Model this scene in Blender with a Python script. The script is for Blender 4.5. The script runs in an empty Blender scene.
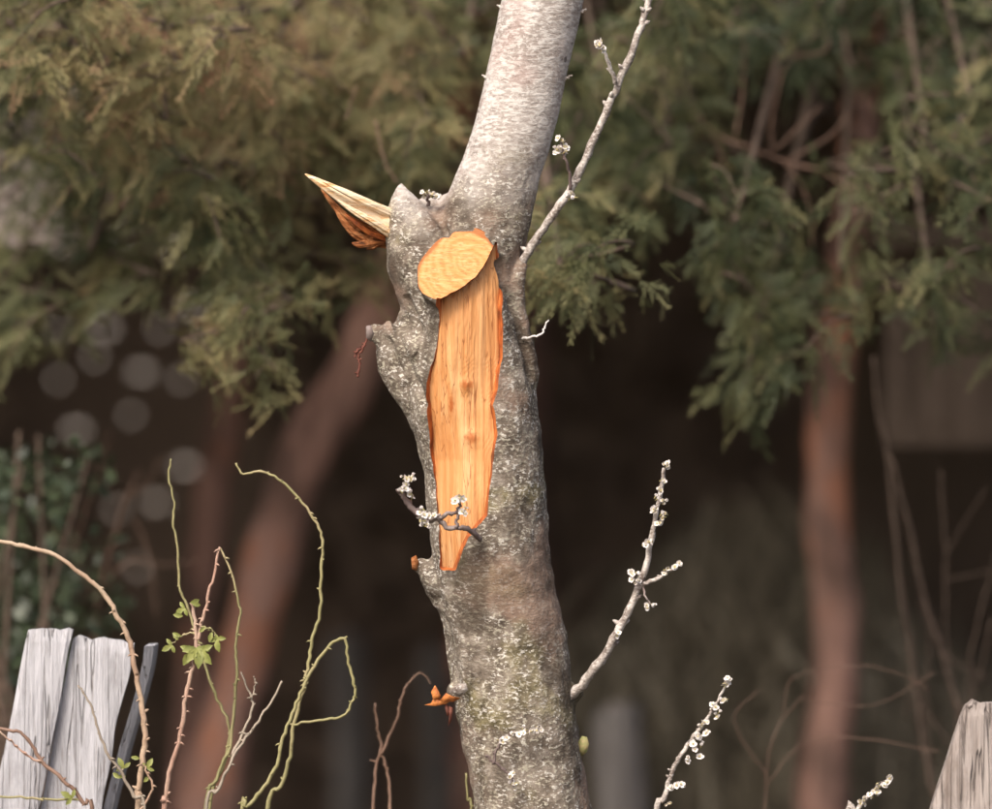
import bpy, math, random
import numpy as np
from mathutils import Vector, Matrix, noise

random.seed(7); rng = np.random.default_rng(7)
scene = bpy.context.scene
col = scene.collection

# ------------------------------------------------------------------ camera, sky, sun, exposure
CAM_Z, FOCUS = 1.5, 8.0
S = 1.44 / 992 / 8.0                     # metres per photo pixel per metre of distance (200 mm lens)
PX = S * FOCUS                           # one photo pixel at the pruned tree
cam = bpy.data.cameras.new('camera'); cam_o = bpy.data.objects.new('camera', cam); col.objects.link(cam_o)
cam_o.location = (0, 0, CAM_Z); cam_o.rotation_euler = (math.radians(90), 0, 0)
cam.lens = 200; cam.sensor_width = 36; cam.clip_start = 0.1; cam.clip_end = 3000
cam.dof.use_dof = True; cam.dof.focus_distance = 7.93; cam.dof.aperture_fstop = 2.2
scene.camera = cam_o

SUN_EL, SUN_AZ = 46, 208                 # degrees; azimuth clockwise from +Y: behind the camera, to its left
world = bpy.data.worlds.new('World'); scene.world = world; world.use_nodes = True
wn = world.node_tree; bg = wn.nodes['Background']
sky = wn.nodes.new('ShaderNodeTexSky'); sky.sky_type = 'NISHITA'; sky.sun_disc = False
sky.sun_elevation = math.radians(SUN_EL); sky.sun_rotation = math.radians(SUN_AZ)
sky.air_density = 0.6; sky.dust_density = 6.0; sky.ozone_density = 0.3
wn.links.new(sky.outputs[0], bg.inputs[0]); bg.inputs[1].default_value = 0.14
sl = bpy.data.lights.new('sun', 'SUN'); sl.energy = 1.5; sl.angle = math.radians(14); sl.color = (1, .93, .83)
so = bpy.data.objects.new('sun', sl); col.objects.link(so)
sd = Vector((math.sin(math.radians(SUN_AZ)) * math.cos(math.radians(SUN_EL)),
             math.cos(math.radians(SUN_AZ)) * math.cos(math.radians(SUN_EL)), math.sin(math.radians(SUN_EL))))
so.rotation_euler = sd.to_track_quat('Z', 'Y').to_euler()
so.location = (-5, -6, 12)
vs = scene.view_settings
vs.view_transform = 'Standard'; vs.look = 'None'; vs.gamma = 1; vs.use_curve_mapping = False
vs.exposure = 0.76

# ------------------------------------------------------------------ helpers
def P(px, py, d=FOCUS):
    return Vector(((px - 496) * S * d, d, CAM_Z + (404.5 - py) * S * d))

def cr(pts, rads=None, sub=4):
    """Catmull-Rom through points (and radii)."""
    pts = [Vector(p) for p in pts]; n = len(pts)
    if rads is None: rads = [1] * n
    out, ro = [], []
    for i in range(n - 1):
        p0 = pts[max(i - 1, 0)]; p1 = pts[i]; p2 = pts[i + 1]; p3 = pts[min(i + 2, n - 1)]
        for k in range(sub):
            t = k / sub
            out.append(.5 * ((2 * p1) + (p2 - p0) * t + (2 * p0 - 5 * p1 + 4 * p2 - p3) * t * t + (3 * p1 - p0 - 3 * p2 + p3) * t ** 3))
            ro.append(rads[i] * (1 - t) + rads[i + 1] * t)
    out.append(pts[-1]); ro.append(rads[-1])
    return out, ro

class MB:
    def __init__(s): s.v = []; s.f = []; s.uv = []
    def tube(s, pts, rads, n=8, cap=True, wob=0.0):
        m = len(pts); base = len(s.v)
        if not hasattr(rads, '__len__'): rads = [rads] * m
        t = (pts[1] - pts[0]).normalized()
        ref = Vector((0, 1, 0)) if abs(t.y) < .8 else Vector((1, 0, 0))
        nrm = t.cross(ref).normalized()
        L = 0
        for i in range(m):
            if i:
                L += (pts[i] - pts[i - 1]).length
            t = (pts[min(i + 1, m - 1)] - pts[max(i - 1, 0)])
            t = t.normalized() if t.length > 1e-9 else Vector((0, 0, 1))
            nrm = (nrm - t * nrm.dot(t)); nrm = nrm.normalized() if nrm.length > 1e-6 else t.orthogonal().normalized()
            b = t.cross(nrm)
            for k in range(n):
                a = 2 * math.pi * k / n
                r = rads[i]
                if wob: r *= 1 + wob * noise.noise(Vector((math.cos(a) * 1.3, math.sin(a) * 1.3, L / max(r, .003) * .35)))
                s.v.append(pts[i] + nrm * (math.cos(a) * r) + b * (math.sin(a) * r))
        for i in range(m - 1):
            for k in range(n):
                k2 = (k + 1) % n
                s.f.append((base + i * n + k, base + i * n + k2, base + (i + 1) * n + k2, base + (i + 1) * n + k))
        if cap:
            s.f.append(tuple(base + k for k in range(n))[::-1])
            s.f.append(tuple(base + (m - 1) * n + k for k in range(n)))
        return s
    def poly(s, pts):
        b = len(s.v); s.v += [Vector(p) for p in pts]; s.f.append(tuple(range(b, b + len(pts)))); return s
    def box(s, a, b):
        (x0, y0, z0), (x1, y1, z1) = a, b; i = len(s.v)
        s.v += [Vector(p) for p in ((x0,y0,z0),(x1,y0,z0),(x1,y1,z0),(x0,y1,z0),(x0,y0,z1),(x1,y0,z1),(x1,y1,z1),(x0,y1,z1))]
        s.f += [tuple(i + k for k in q) for q in ((3,2,1,0),(4,5,6,7),(0,1,5,4),(1,2,6,5),(2,3,7,6),(3,0,4,7))]
        return s
    def build(s, name, m, parent=None, smooth=True):
        me = bpy.data.meshes.new(name); me.from_pydata([tuple(v) for v in s.v], [], s.f); me.update()
        return link(name, me, m, parent, smooth)

def link(name, me, m, parent=None, smooth=True):
    if m is not None: me.materials.append(m)
    if smooth: me.polygons.foreach_set('use_smooth', np.ones(len(me.polygons), bool))
    o = bpy.data.objects.new(name, me); col.objects.link(o)
    if parent is not None: adopt(o, parent)
    return o

def adopt(o, parent):
    o.parent = parent
    if parent.type == 'EMPTY':
        o.matrix_parent_inverse = Matrix.Translation(-parent.location)

def tag(o, label, cat, group=None, kind=None):
    o['label'] = label; o['category'] = cat
    if group: o['group'] = group
    if kind: o['kind'] = kind
    return o

def thing(name, label, cat, loc, group=None):
    e = bpy.data.objects.new(name, None); col.objects.link(e); e.location = loc; e.empty_display_size = .1
    return tag(e, label, cat, group)

def np_mesh(name, v, quads, m, parent=None, tint=None, smooth=False):
    me = bpy.data.meshes.new(name)
    nf = len(quads); k = quads.shape[1]
    me.vertices.add(len(v)); me.vertices.foreach_set('co', np.ascontiguousarray(v, np.float32).ravel())
    me.loops.add(nf * k); me.loops.foreach_set('vertex_index', np.ascontiguousarray(quads, np.int32).ravel())
    me.polygons.add(nf); me.polygons.foreach_set('loop_start', np.arange(0, nf * k, k, dtype=np.int32))
    me.update(calc_edges=True)
    if tint is not None:
        a = me.attributes.new('tint', 'FLOAT', 'POINT'); a.data.foreach_set('value', np.ascontiguousarray(tint, np.float32))
    return link(name, me, m, parent, smooth)

# ------------------------------------------------------------------ materials
class NT:
    def __init__(s, name):
        s.m = bpy.data.materials.new(name); s.m.use_nodes = True
        s.t = s.m.node_tree; s.b = s.t.nodes['Principled BSDF']
    def n(s, typ, **kw):
        nd = s.t.nodes.new('ShaderNode' + typ)
        for k, v in kw.items():
            if k.startswith('i_'):
                key = k[2:]; key = int(key) if key.isdigit() else key
                s.set(nd.inputs[key], v)
            else: setattr(nd, k, v)
        return nd
    def set(s, inp, v):
        if isinstance(v, bpy.types.NodeSocket): s.t.links.new(v, inp)
        elif isinstance(v, bpy.types.Node): s.t.links.new(v.outputs[0], inp)
        else: inp.default_value = v
    def coord(s, scale=(1, 1, 1), kind='Object', loc=(0, 0, 0), rot=(0, 0, 0)):
        tc = s.n('TexCoord'); mp = s.n('Mapping'); s.t.links.new(tc.outputs[kind], mp.inputs[0])
        mp.inputs['Scale'].default_value = scale; mp.inputs['Location'].default_value = loc; mp.inputs['Rotation'].default_value = rot
        return mp.outputs[0]
    def noise(s, vec, scale=5, detail=4, rough=.55, dist=0):
        nd = s.n('TexNoise', i_Scale=scale, i_Detail=detail, i_Roughness=rough, i_Distortion=dist); s.set(nd.inputs['Vector'], vec)
        return nd.outputs['Fac']
    def voro(s, vec, scale=5, feature='F1'):
        nd = s.n('TexVoronoi', feature=feature, i_Scale=scale); s.set(nd.inputs['Vector'], vec); return nd.outputs['Distance']
    def ramp(s, fac, stops):
        r = s.n('ValToRGB'); e = r.color_ramp.elements
        while len(e) < len(stops): e.new(.5)
        for el, (p, c) in zip(e, stops):
            el.position = p; el.color = (*c, 1) if len(c) == 3 else c
        s.set(r.inputs[0], fac); return r.outputs[0]
    def step(s, fac, a, b):
        nd = s.n('MapRange', i_1=a, i_2=b); nd.interpolation_type = 'SMOOTHSTEP'; s.set(nd.inputs[0], fac); return nd.outputs[0]
    def mix(s, fac, a, b, mode='MIX'):
        nd = s.n('MixRGB', blend_type=mode); s.set(nd.inputs[0], fac)
        for i, c in ((1, a), (2, b)):
            s.set(nd.inputs[i], (*c, 1) if isinstance(c, tuple) and len(c) == 3 else c)
        return nd.outputs[0]
    def math(s, op, a, b=0):
        nd = s.n('Math', operation=op); s.set(nd.inputs[0], a); s.set(nd.inputs[1], b); return nd.outputs[0]
    def out(s, color, rough=.85, bump=None, strength=.5, dist=.002, spec=.3):
        s.set(s.b.inputs['Base Color'], (*color, 1) if isinstance(color, tuple) and len(color) == 3 else color)
        s.set(s.b.inputs['Roughness'], rough); s.b.inputs['Specular IOR Level'].default_value = spec
        if bump is not None:
            bp = s.n('Bump', i_Strength=strength, i_Distance=dist); s.set(bp.inputs['Height'], bump)
            s.t.links.new(bp.outputs[0], s.b.inputs['Normal'])
        return s.m

def mat_bark():
    t = NT('plum_bark')
    c = t.coord()
    z = t.n('SeparateXYZ'); t.set(z.inputs[0], c)
    warp = t.noise(c, 6, 3)
    zz = t.math('ADD', z.outputs[2], t.math('MULTIPLY', t.math('SUBTRACT', warp, .5), .45))
    young = t.step(zz, 1.72, 1.89)                     # smooth young bark above the fork
    # smooth young bark, silver, with level lenticel lines
    lines = t.noise(t.coord((75, 75, 200)), 1.0, 4, .65, .3)
    sp = t.noise(c, 190, 3, .7)
    ybase = t.mix(t.step(t.noise(c, 12, 5, .6), .35, .68), (.30, .258, .23), (.50, .455, .42))
    ycol = t.mix(t.math('MULTIPLY', t.step(lines, .47, .60), .65), ybase, (.66, .63, .59))
    ycol = t.mix(t.math('MULTIPLY', t.step(sp, .54, .66), .7), ycol, (.64, .61, .57))
    ycol = t.mix(t.math('MULTIPLY', t.step(lines, .44, .31), .65), ycol, (.16, .135, .115))
    ycol = t.mix(t.math('MULTIPLY', t.step(t.noise(c, 10, 2), .56, .70), .25), ycol, (.36, .20, .17))
    ycol = t.mix(t.math('MULTIPLY', t.step(t.voro(c, 17), .10, .06), .8), ycol, (.09, .07, .06))
    # old bark, brown grey, crusted
    big = t.noise(c, 7, 4, .6); mid = t.noise(c, 42, 6, .7)
    obase = t.ramp(mid, [(.30, (.06, .046, .035)), (.5, (.165, .135, .106)), (.68, (.30, .26, .215))])
    obase = t.mix(t.math('MULTIPLY', t.step(big, .53, .64), .6), obase, t.ramp(mid, [(.35, (.05, .042, .014)), (.65, (.24, .21, .085))]))      # olive algae
    pink = t.noise(t.coord(loc=(3.1, 1, 5)), 6.5, 3)
    smooth_ = t.step(pink, .54, .64)
    obase = t.mix(t.math('MULTIPLY', smooth_, .6), obase, (.23, .15, .11))     # smooth brown patches
    dark = t.noise(t.coord(loc=(7.3, 2, 1)), 8, 4)
    darkm = t.step(dark, .55, .64)
    obase = t.mix(t.math('MULTIPLY', darkm, .7), obase, (.06, .045, .032))
    l1 = t.noise(t.coord((150, 150, 250)), 1, 3, .65, .1); l2 = t.noise(t.coord(loc=(2, 5, 3)), 11, 4)
    lich = t.math('MULTIPLY', t.step(l1, .52, .60), t.step(l2, .26, .44))
    lich = t.math('MULTIPLY', lich, t.math('SUBTRACT', 1, t.math('MULTIPLY', t.math('MAXIMUM', smooth_, darkm), .8)))
    ocol = t.mix(t.math('MULTIPLY', lich, .9), obase, t.mix(t.step(t.noise(c, 60, 2), .45, .6), (.40, .37, .29), (.62, .59, .53)))
    colr = t.mix(young, ocol, ycol)
    h = t.mix(young, t.math('ADD', mid, t.math('MULTIPLY', l1, .7)), t.math('MULTIPLY', t.math('ADD', lines, t.math('MULTIPLY', sp, .4)), .6))
    return t.out(colr, .88, h, .85, .004, .25)

def mat_wood():
    t = NT('torn_wood'); c = t.coord()
    g = t.noise(t.coord((70, 70, 3.2)), 1, 6, .62, .35); f = t.noise(t.coord((330, 330, 7)), 1, 3, .6)
    colr = t.ramp(g, [(.28, (.42, .16, .042)), (.42, (.57, .26, .090)), (.55, (.64, .32, .127)), (.74, (.73, .45, .225))])
    colr = t.mix(t.math('MULTIPLY', t.step(f, .50, .34), .25), colr, (.36, .12, .028))
    cr_ = t.math('ABSOLUTE', t.math('SUBTRACT', t.noise(t.coord((95, 95, 2.4), loc=(1.3, 0, 0)), 1, 2, .5), .5))
    colr = t.mix(t.math('MULTIPLY', t.step(cr_, .016, .004), .7), colr, (.24, .075, .02))
    for (px, py, rx, rz) in ((467, 385, 7, 5), (471, 437, 8, 6), (452, 405, 3, 9)):
        p = P(px, py)
        mp = t.n('Mapping'); tc = t.n('TexCoord'); t.t.links.new(tc.outputs['Object'], mp.inputs[0])
        mp.inputs['Location'].default_value = (-p.x / (rx * PX), 0, -p.z / (rz * PX)); mp.inputs['Scale'].default_value = (1 / (rx * PX), 0, 1 / (rz * PX))
        ln = t.n('VectorMath', operation='LENGTH'); t.set(ln.inputs[0], mp.outputs[0])
        d = t.math('ADD', ln.outputs['Value'], t.math('MULTIPLY', t.math('SUBTRACT', t.noise(c, 160, 2), .5), 1.6))
        colr = t.mix(t.math('MULTIPLY', t.step(d, 1.3, .2), .75), colr, (.36, .085, .012))
    return t.out(colr, .6, t.math('ADD', g, t.math('MULTIPLY', f, .5)), .7, .003, .35)

def mat_sawn():
    t = NT('sawn_wood'); c = t.coord(loc=tuple(-P(470, 262, 7.9)))
    w = t.n('TexWave', wave_type='RINGS', i_Scale=30, i_Distortion=9, i_Detail=4); w.rings_direction = 'Y'; t.set(w.inputs[0], c)
    n2 = t.noise(t.coord((60, 200, 300), rot=(0, .6, 0)), 1, 4)
    colr = t.ramp(w.outputs[1], [(0, (.60, .24, .07)), (.5, (.64, .285, .092)), (1, (.66, .32, .115))])
    colr = t.mix(t.math('MULTIPLY', t.step(n2, .45, .7), .75), colr, (.72, .42, .19))
    ds = []
    for cx, cy, r in ((464, 266, 35.5), (449, 279, 32.5), (457, 273, 34)):
        mp = t.n('Mapping'); tc = t.n('TexCoord'); t.t.links.new(tc.outputs['Object'], mp.inputs[0]); p = P(cx, cy); k = 1 / (r * PX)
        mp.inputs['Location'].default_value = (-p.x * k, 0, -p.z * k); mp.inputs['Scale'].default_value = (k, 0, k)
        ln = t.n('VectorMath', operation='LENGTH'); t.set(ln.inputs[0], mp.outputs[0]); ds.append(ln.outputs['Value'])
    dmin = t.math('MINIMUM', t.math('MINIMUM', ds[0], ds[1]), ds[2])
    e = t.math('ADD', dmin, t.math('MULTIPLY', t.math('SUBTRACT', t.noise(c, 70, 3), .5), .10))
    colr = t.mix(t.math('MULTIPLY', t.step(e, .87, .96), .9), colr, (.34, .11, .03))      # bark ring round the cut
    chk = t.math('ABSOLUTE', t.math('SUBTRACT', t.noise(t.coord((26, 90, 120), rot=(0, .7, 0)), 1, 3, .6), .5))
    colr = t.mix(t.math('MULTIPLY', t.step(chk, .018, .004), .6), colr, (.36, .15, .05))
    return t.out(colr, .6, n2, .5, .002, .3)

def mat_inner():
    t = NT('inner_bark'); n = t.noise(t.coord((90, 90, 40)), 1, 4)
    return t.out(t.ramp(n, [(.3, (.11, .035, .016)), (.48, (.34, .09, .025)), (.64, (.52, .16, .04)), (.8, (.56, .28, .10))]), .65, n, .5, .002)

def mat_splinter():
    t = NT('splintered_wood')
    g = t.noise(t.coord((10, 110, 170), rot=(0, .55, 0)), 1, 5, .62, .3)
    return t.out(t.ramp(g, [(.30, (.46, .17, .05)), (.40, (.76, .48, .24)), (.50, (.86, .68, .46)), (.8, (.90, .80, .64))]), .65, g, .8, .004)

def mat_rot():
    t = NT('rotten_wood'); g = t.noise(t.coord((30, 110, 130), rot=(0, .8, 0)), 1, 5, .65, .5)
    return t.out(t.ramp(g, [(.32, (.03, .014, .008)), (.46, (.25, .08, .02)), (.6, (.45, .2, .08)), (.8, (.55, .36, .2))]), .8, g, .9, .005)

def mat_plain(name, a, b, scale=30, rough=.8, stretch=(1, 1, 1), bump=.4, spec=.3, detail=4):
    t = NT(name); n = t.noise(t.coord(stretch), scale, detail)
    return t.out(t.ramp(n, [(.32, a), (.68, b)]), rough, n, bump, .002, spec)

def mat_leafy(name, stops, rough=.6, trans=.25, spec=.25):
    t = NT(name); at = t.n('Attribute', attribute_name='tint')
    n = t.noise(t.coord(), 35, 2)
    f = t.math('ADD', at.outputs['Fac'], t.math('MULTIPLY', t.math('SUBTRACT', n, .5), .35))
    c = t.ramp(f, stops); t.out(c, rough, spec=spec)
    tr = t.n('BsdfTranslucent'); t.set(tr.inputs[0], c); mx = t.n('MixShader', i_0=trans)
    o = t.t.nodes['Material Output']
    t.t.links.new(t.b.outputs[0], mx.inputs[1]); t.t.links.new(tr.outputs[0], mx.inputs[2]); t.t.links.new(mx.outputs[0], o.inputs[0])
    return t.m

def mat_board(name, lo, hi, dark, tilt):
    t = NT(name)
    g = t.noise(t.coord((42, 42, 2.6), rot=(0, tilt, 0)), 1, 6, .62, .5); f = t.noise(t.coord((240, 240, 10), rot=(0, tilt, 0)), 1, 4, .6)
    colr = t.ramp(g, [(.28, lo), (.55, hi), (.8, tuple(min(1, x * 1.12) for x in hi))])
    blot = t.noise(t.coord((1, 1, .45)), 22, 5, .7)
    colr = t.mix(t.math('MULTIPLY', t.step(blot, .50, .68), .5), colr, lo)
    colr = t.mix(t.math('MULTIPLY', t.step(f, .44, .28), .85), colr, dark)
    sp = t.math('ABSOLUTE', t.math('SUBTRACT', t.noise(t.coord((34, 34, 1.1), rot=(0, tilt, 0), loc=(2, 1, 4)), 1, 3, .55), .5)); spm = t.step(sp, .014, .003)
    colr = t.mix(t.math('MULTIPLY', spm, .4), colr, dark)
    st = t.noise(t.coord((1, 1, .6), loc=(1, 8, 2)), 9, 4, .65)
    colr = t.mix(t.math('MULTIPLY', t.step(st, .54, .68), .3), colr, tuple(a * b for a, b in zip(lo, (.75, .72, .62))))
    return t.out(colr, .9, t.math('SUBTRACT', t.math('ADD', g, t.math('MULTIPLY', f, .8)), t.math('MULTIPLY', spm, 1.2)), .9, .005, .2)

def mat_cane(name, a, b, c):
    t = NT(name); n = t.noise(t.coord((1, 1, .5)), 14, 3); f = t.noise(t.coord(), 160, 3)
    colr = t.ramp(n, [(.3, a), (.5, b), (.7, c)])
    colr = t.mix(t.math('MULTIPLY', t.step(f, .55, .7), .4), colr, (.12, .07, .045))
    return t.out(colr, .6, f, .4, .001, .4)

def mat_twig():
    t = NT('plum_twig'); n = t.noise(t.coord((1, 1, .8)), 45, 4, .6); f = t.noise(t.coord((1, 1, 1.6)), 210, 3, .65)
    colr = t.ramp(n, [(.34, (.12, .09, .075)), (.5, (.31, .27, .24)), (.62, (.52, .48, .44))])
    colr = t.mix(t.math('MULTIPLY', t.step(f, .53, .62), .7), colr, (.64, .60, .56))
    colr = t.mix(t.math('MULTIPLY', t.step(f, .42, .34), .7), colr, (.10, .07, .055))
    return t.out(colr, .75, f, .7, .002, .3)

M = dict(
    bark=mat_bark(), wood=mat_wood(), inner=mat_inner(), sawn=mat_sawn(), splinter=mat_splinter(), rot=mat_rot(),
    twig=mat_twig(),
    twig_dark=mat_cane('plum_spur', (.09, .06, .055), (.16, .12, .11), (.30, .26, .24)),
    petal=mat_plain('white_petal', (.62, .57, .55), (.74, .71, .68), 90, .6, bump=.1),
    stamen=mat_plain('stamen', (.6, .5, .25), (.75, .68, .42), 200, .7),
    calyx=mat_plain('calyx', (.25, .28, .10), (.36, .28, .14), 200, .7),
    cane_tan=mat_cane('cane_tan', (.28, .17, .115), (.40, .29, .20), (.46, .385, .28)),
    cane_pink=mat_cane('cane_pink', (.30, .15, .11), (.39, .24, .18), (.42, .33, .25)),
    cane_green=mat_cane('cane_green', (.19, .18, .075), (.27, .245, .115), (.34, .27, .16)),
    cane_grey=mat_cane('cane_grey', (.22, .18, .14), (.33, .28, .22), (.40, .34, .27)),
    cane_brown=mat_cane('cane_brown', (.12, .07, .045), (.2, .12, .085), (.28, .18, .13)),
    leaf=mat_plain('young_leaf', (.10, .125, .03), (.27, .28, .08), 60, .5, bump=.2, spec=.4),
    dead=mat_plain('dead_leaf', (.22, .06, .018), (.62, .23, .06), 150, .7),
    dead_red=mat_plain('withered_bud', (.08, .025, .018), (.19, .07, .048), 120, .8),
    conifer=mat_leafy('conifer_scale_leaves', [(.0, (.026, .036, .020)), (.25, (.058, .072, .034)), (.5, (.135, .138, .062)), (.72, (.25, .215, .10)), (.86, (.24, .16, .085)), (1, (.20, .105, .062))]),
    conifer_twig=mat_plain('conifer_twig', (.05, .034, .025), (.125, .09, .068), 60, .9),
    conifer_bark=None,
    shrub=mat_leafy('broad_leaves', [(0, (.028, .040, .024)), (.5, (.05, .07, .038)), (1, (.11, .14, .075))], .4, .1, .45),
    hedge=mat_leafy('hedge_leaves', [(0, (.15, .106, .076)), (.5, (.225, .163, .12)), (1, (.29, .22, .165))], .7, .1),
    board=mat_board('weathered_board', (.26, .255, .27), (.48, .48, .51), (.20, .18, .17), .22),
    pale_post=mat_board('silvered_post', (.15, .135, .125), (.26, .24, .225), (.1, .088, .08), 0),
    post=mat_board('weathered_oak', (.16, .125, .105), (.37, .325, .30), (.055, .042, .034), .33),
    pale_board=mat_board('pale_siding', (.19, .155, .145), (.30, .25, .235), (.12, .1, .09), 0),
    dark_board=mat_board('brown_fascia', (.095, .07, .052), (.15, .112, .085), (.06, .042, .03), 1.57),
    brush=mat_leafy('dry_stalks', [(0, (.10, .088, .06)), (.5, (.25, .215, .155)), (1, (.48, .43, .33))], .8, .2),
)

def mat_conifer_bark():
    t = NT('conifer_bark')
    g = t.noise(t.coord((26, 26, 2.2)), 1, 5, .6, .4); p = t.noise(t.coord((1, 1, .7)), 5.5, 2, .5)
    c = t.ramp(g, [(.3, (.19, .105, .08)), (.55, (.39, .225, .175)), (.8, (.48, .30, .24))])
    c = t.mix(t.math('MULTIPLY', t.step(t.noise(t.coord((1, 1, .6), loc=(4, 2, 8)), 4.2, 3), .48, .62), .75), c, (.10, .065, .052))
    c = t.mix(t.math('MULTIPLY', t.step(p, .52, .64), .85), c, (.46, .205, .125))      # freshly peeled orange patches
    return t.out(c, .9, g, 1, .01)
M['conifer_bark'] = mat_conifer_bark()
def mat_grey_bark():
    t = NT('grey_bark'); g = t.noise(t.coord((22, 22, 2.5)), 1, 5, .6, .4)
    return t.out(t.ramp(g, [(.3, (.2, .18, .16)), (.6, (.36, .33, .30)), (.8, (.46, .43, .4))]), .9, g, 1, .01)
M['grey_bark'] = mat_grey_bark()
def mat_ground():
    t = NT('leaf_litter'); c = t.coord()
    a = t.noise(c, .35, 5); b = t.noise(c, 14, 6, .7)
    colr = t.mix(t.step(a, .45, .6), t.ramp(b, [(.3, (.05, .035, .022)), (.7, (.15, .11, .075))]), t.ramp(b, [(.3, (.035, .05, .018)), (.7, (.10, .11, .04))]))
    return t.out(colr, .95, b, 1, .03)
M['ground'] = mat_ground()

# ------------------------------------------------------------------ setting: ground
def make_ground():
    xs = np.concatenate([[-900, -300, -100, -40], np.linspace(-20, 20, 61), [40, 100, 300, 900]])
    ys = np.concatenate([[-900, -300, -100, -30], np.linspace(-10, 34, 67), [60, 120, 300, 900]])
    X, Y = np.meshgrid(xs, ys); Z = np.zeros_like(X)
    near = (np.abs(X) < 25) & (Y > -12) & (Y < 40)
    Z[near] = [.05 * noise.noise(Vector((x * .6, y * .6, 0))) for x, y in zip(X[near], Y[near])]
    v = np.stack([X, Y, Z], -1).reshape(-1, 3); nx, ny = len(xs), len(ys)
    i = (np.arange(ny - 1)[:, None] * nx + np.arange(nx - 1)[None]).ravel()
    o = np_mesh('ground', v, np.stack([i, i + 1, i + nx + 1, i + nx], 1), M['ground'], smooth=True); o['kind'] = 'structure'
make_ground()

# ------------------------------------------------------------------ the pruned plum tree
tree = thing('plum_tree', 'pruned grey plum trunk with long torn orange wound and splintered limb', 'tree', (P(575, 0).x, 8, 0))

SP = [(-950, 760, 24), (-600, 672, 31), (-200, 588, 37), (0, 543, 40), (40, 534, 40), (80, 525, 40), (130, 514, 39.5), (173, 501, 41), (213, 488, 44), (260, 474, 47),
      (300, 465, 54), (330, 466, 58), (360, 468, 62), (390, 471, 65), (410, 474, 65), (460, 483, 61), (500, 487, 61.5), (540, 490, 61), (590, 495, 61),
      (615, 500, 60), (660, 508, 60), (700, 515, 60.5), (750, 523, 59), (809, 534, 59), (900, 551, 62), (1100, 575, 68), (1330, 590, 84), (1425, 592, 118), (1470, 592, 150)]
sp_y = np.array([a for a, b, c in SP], float); sp_c = np.array([b for a, b, c in SP], float); sp_r = np.array([c for a, b, c in SP], float)

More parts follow.
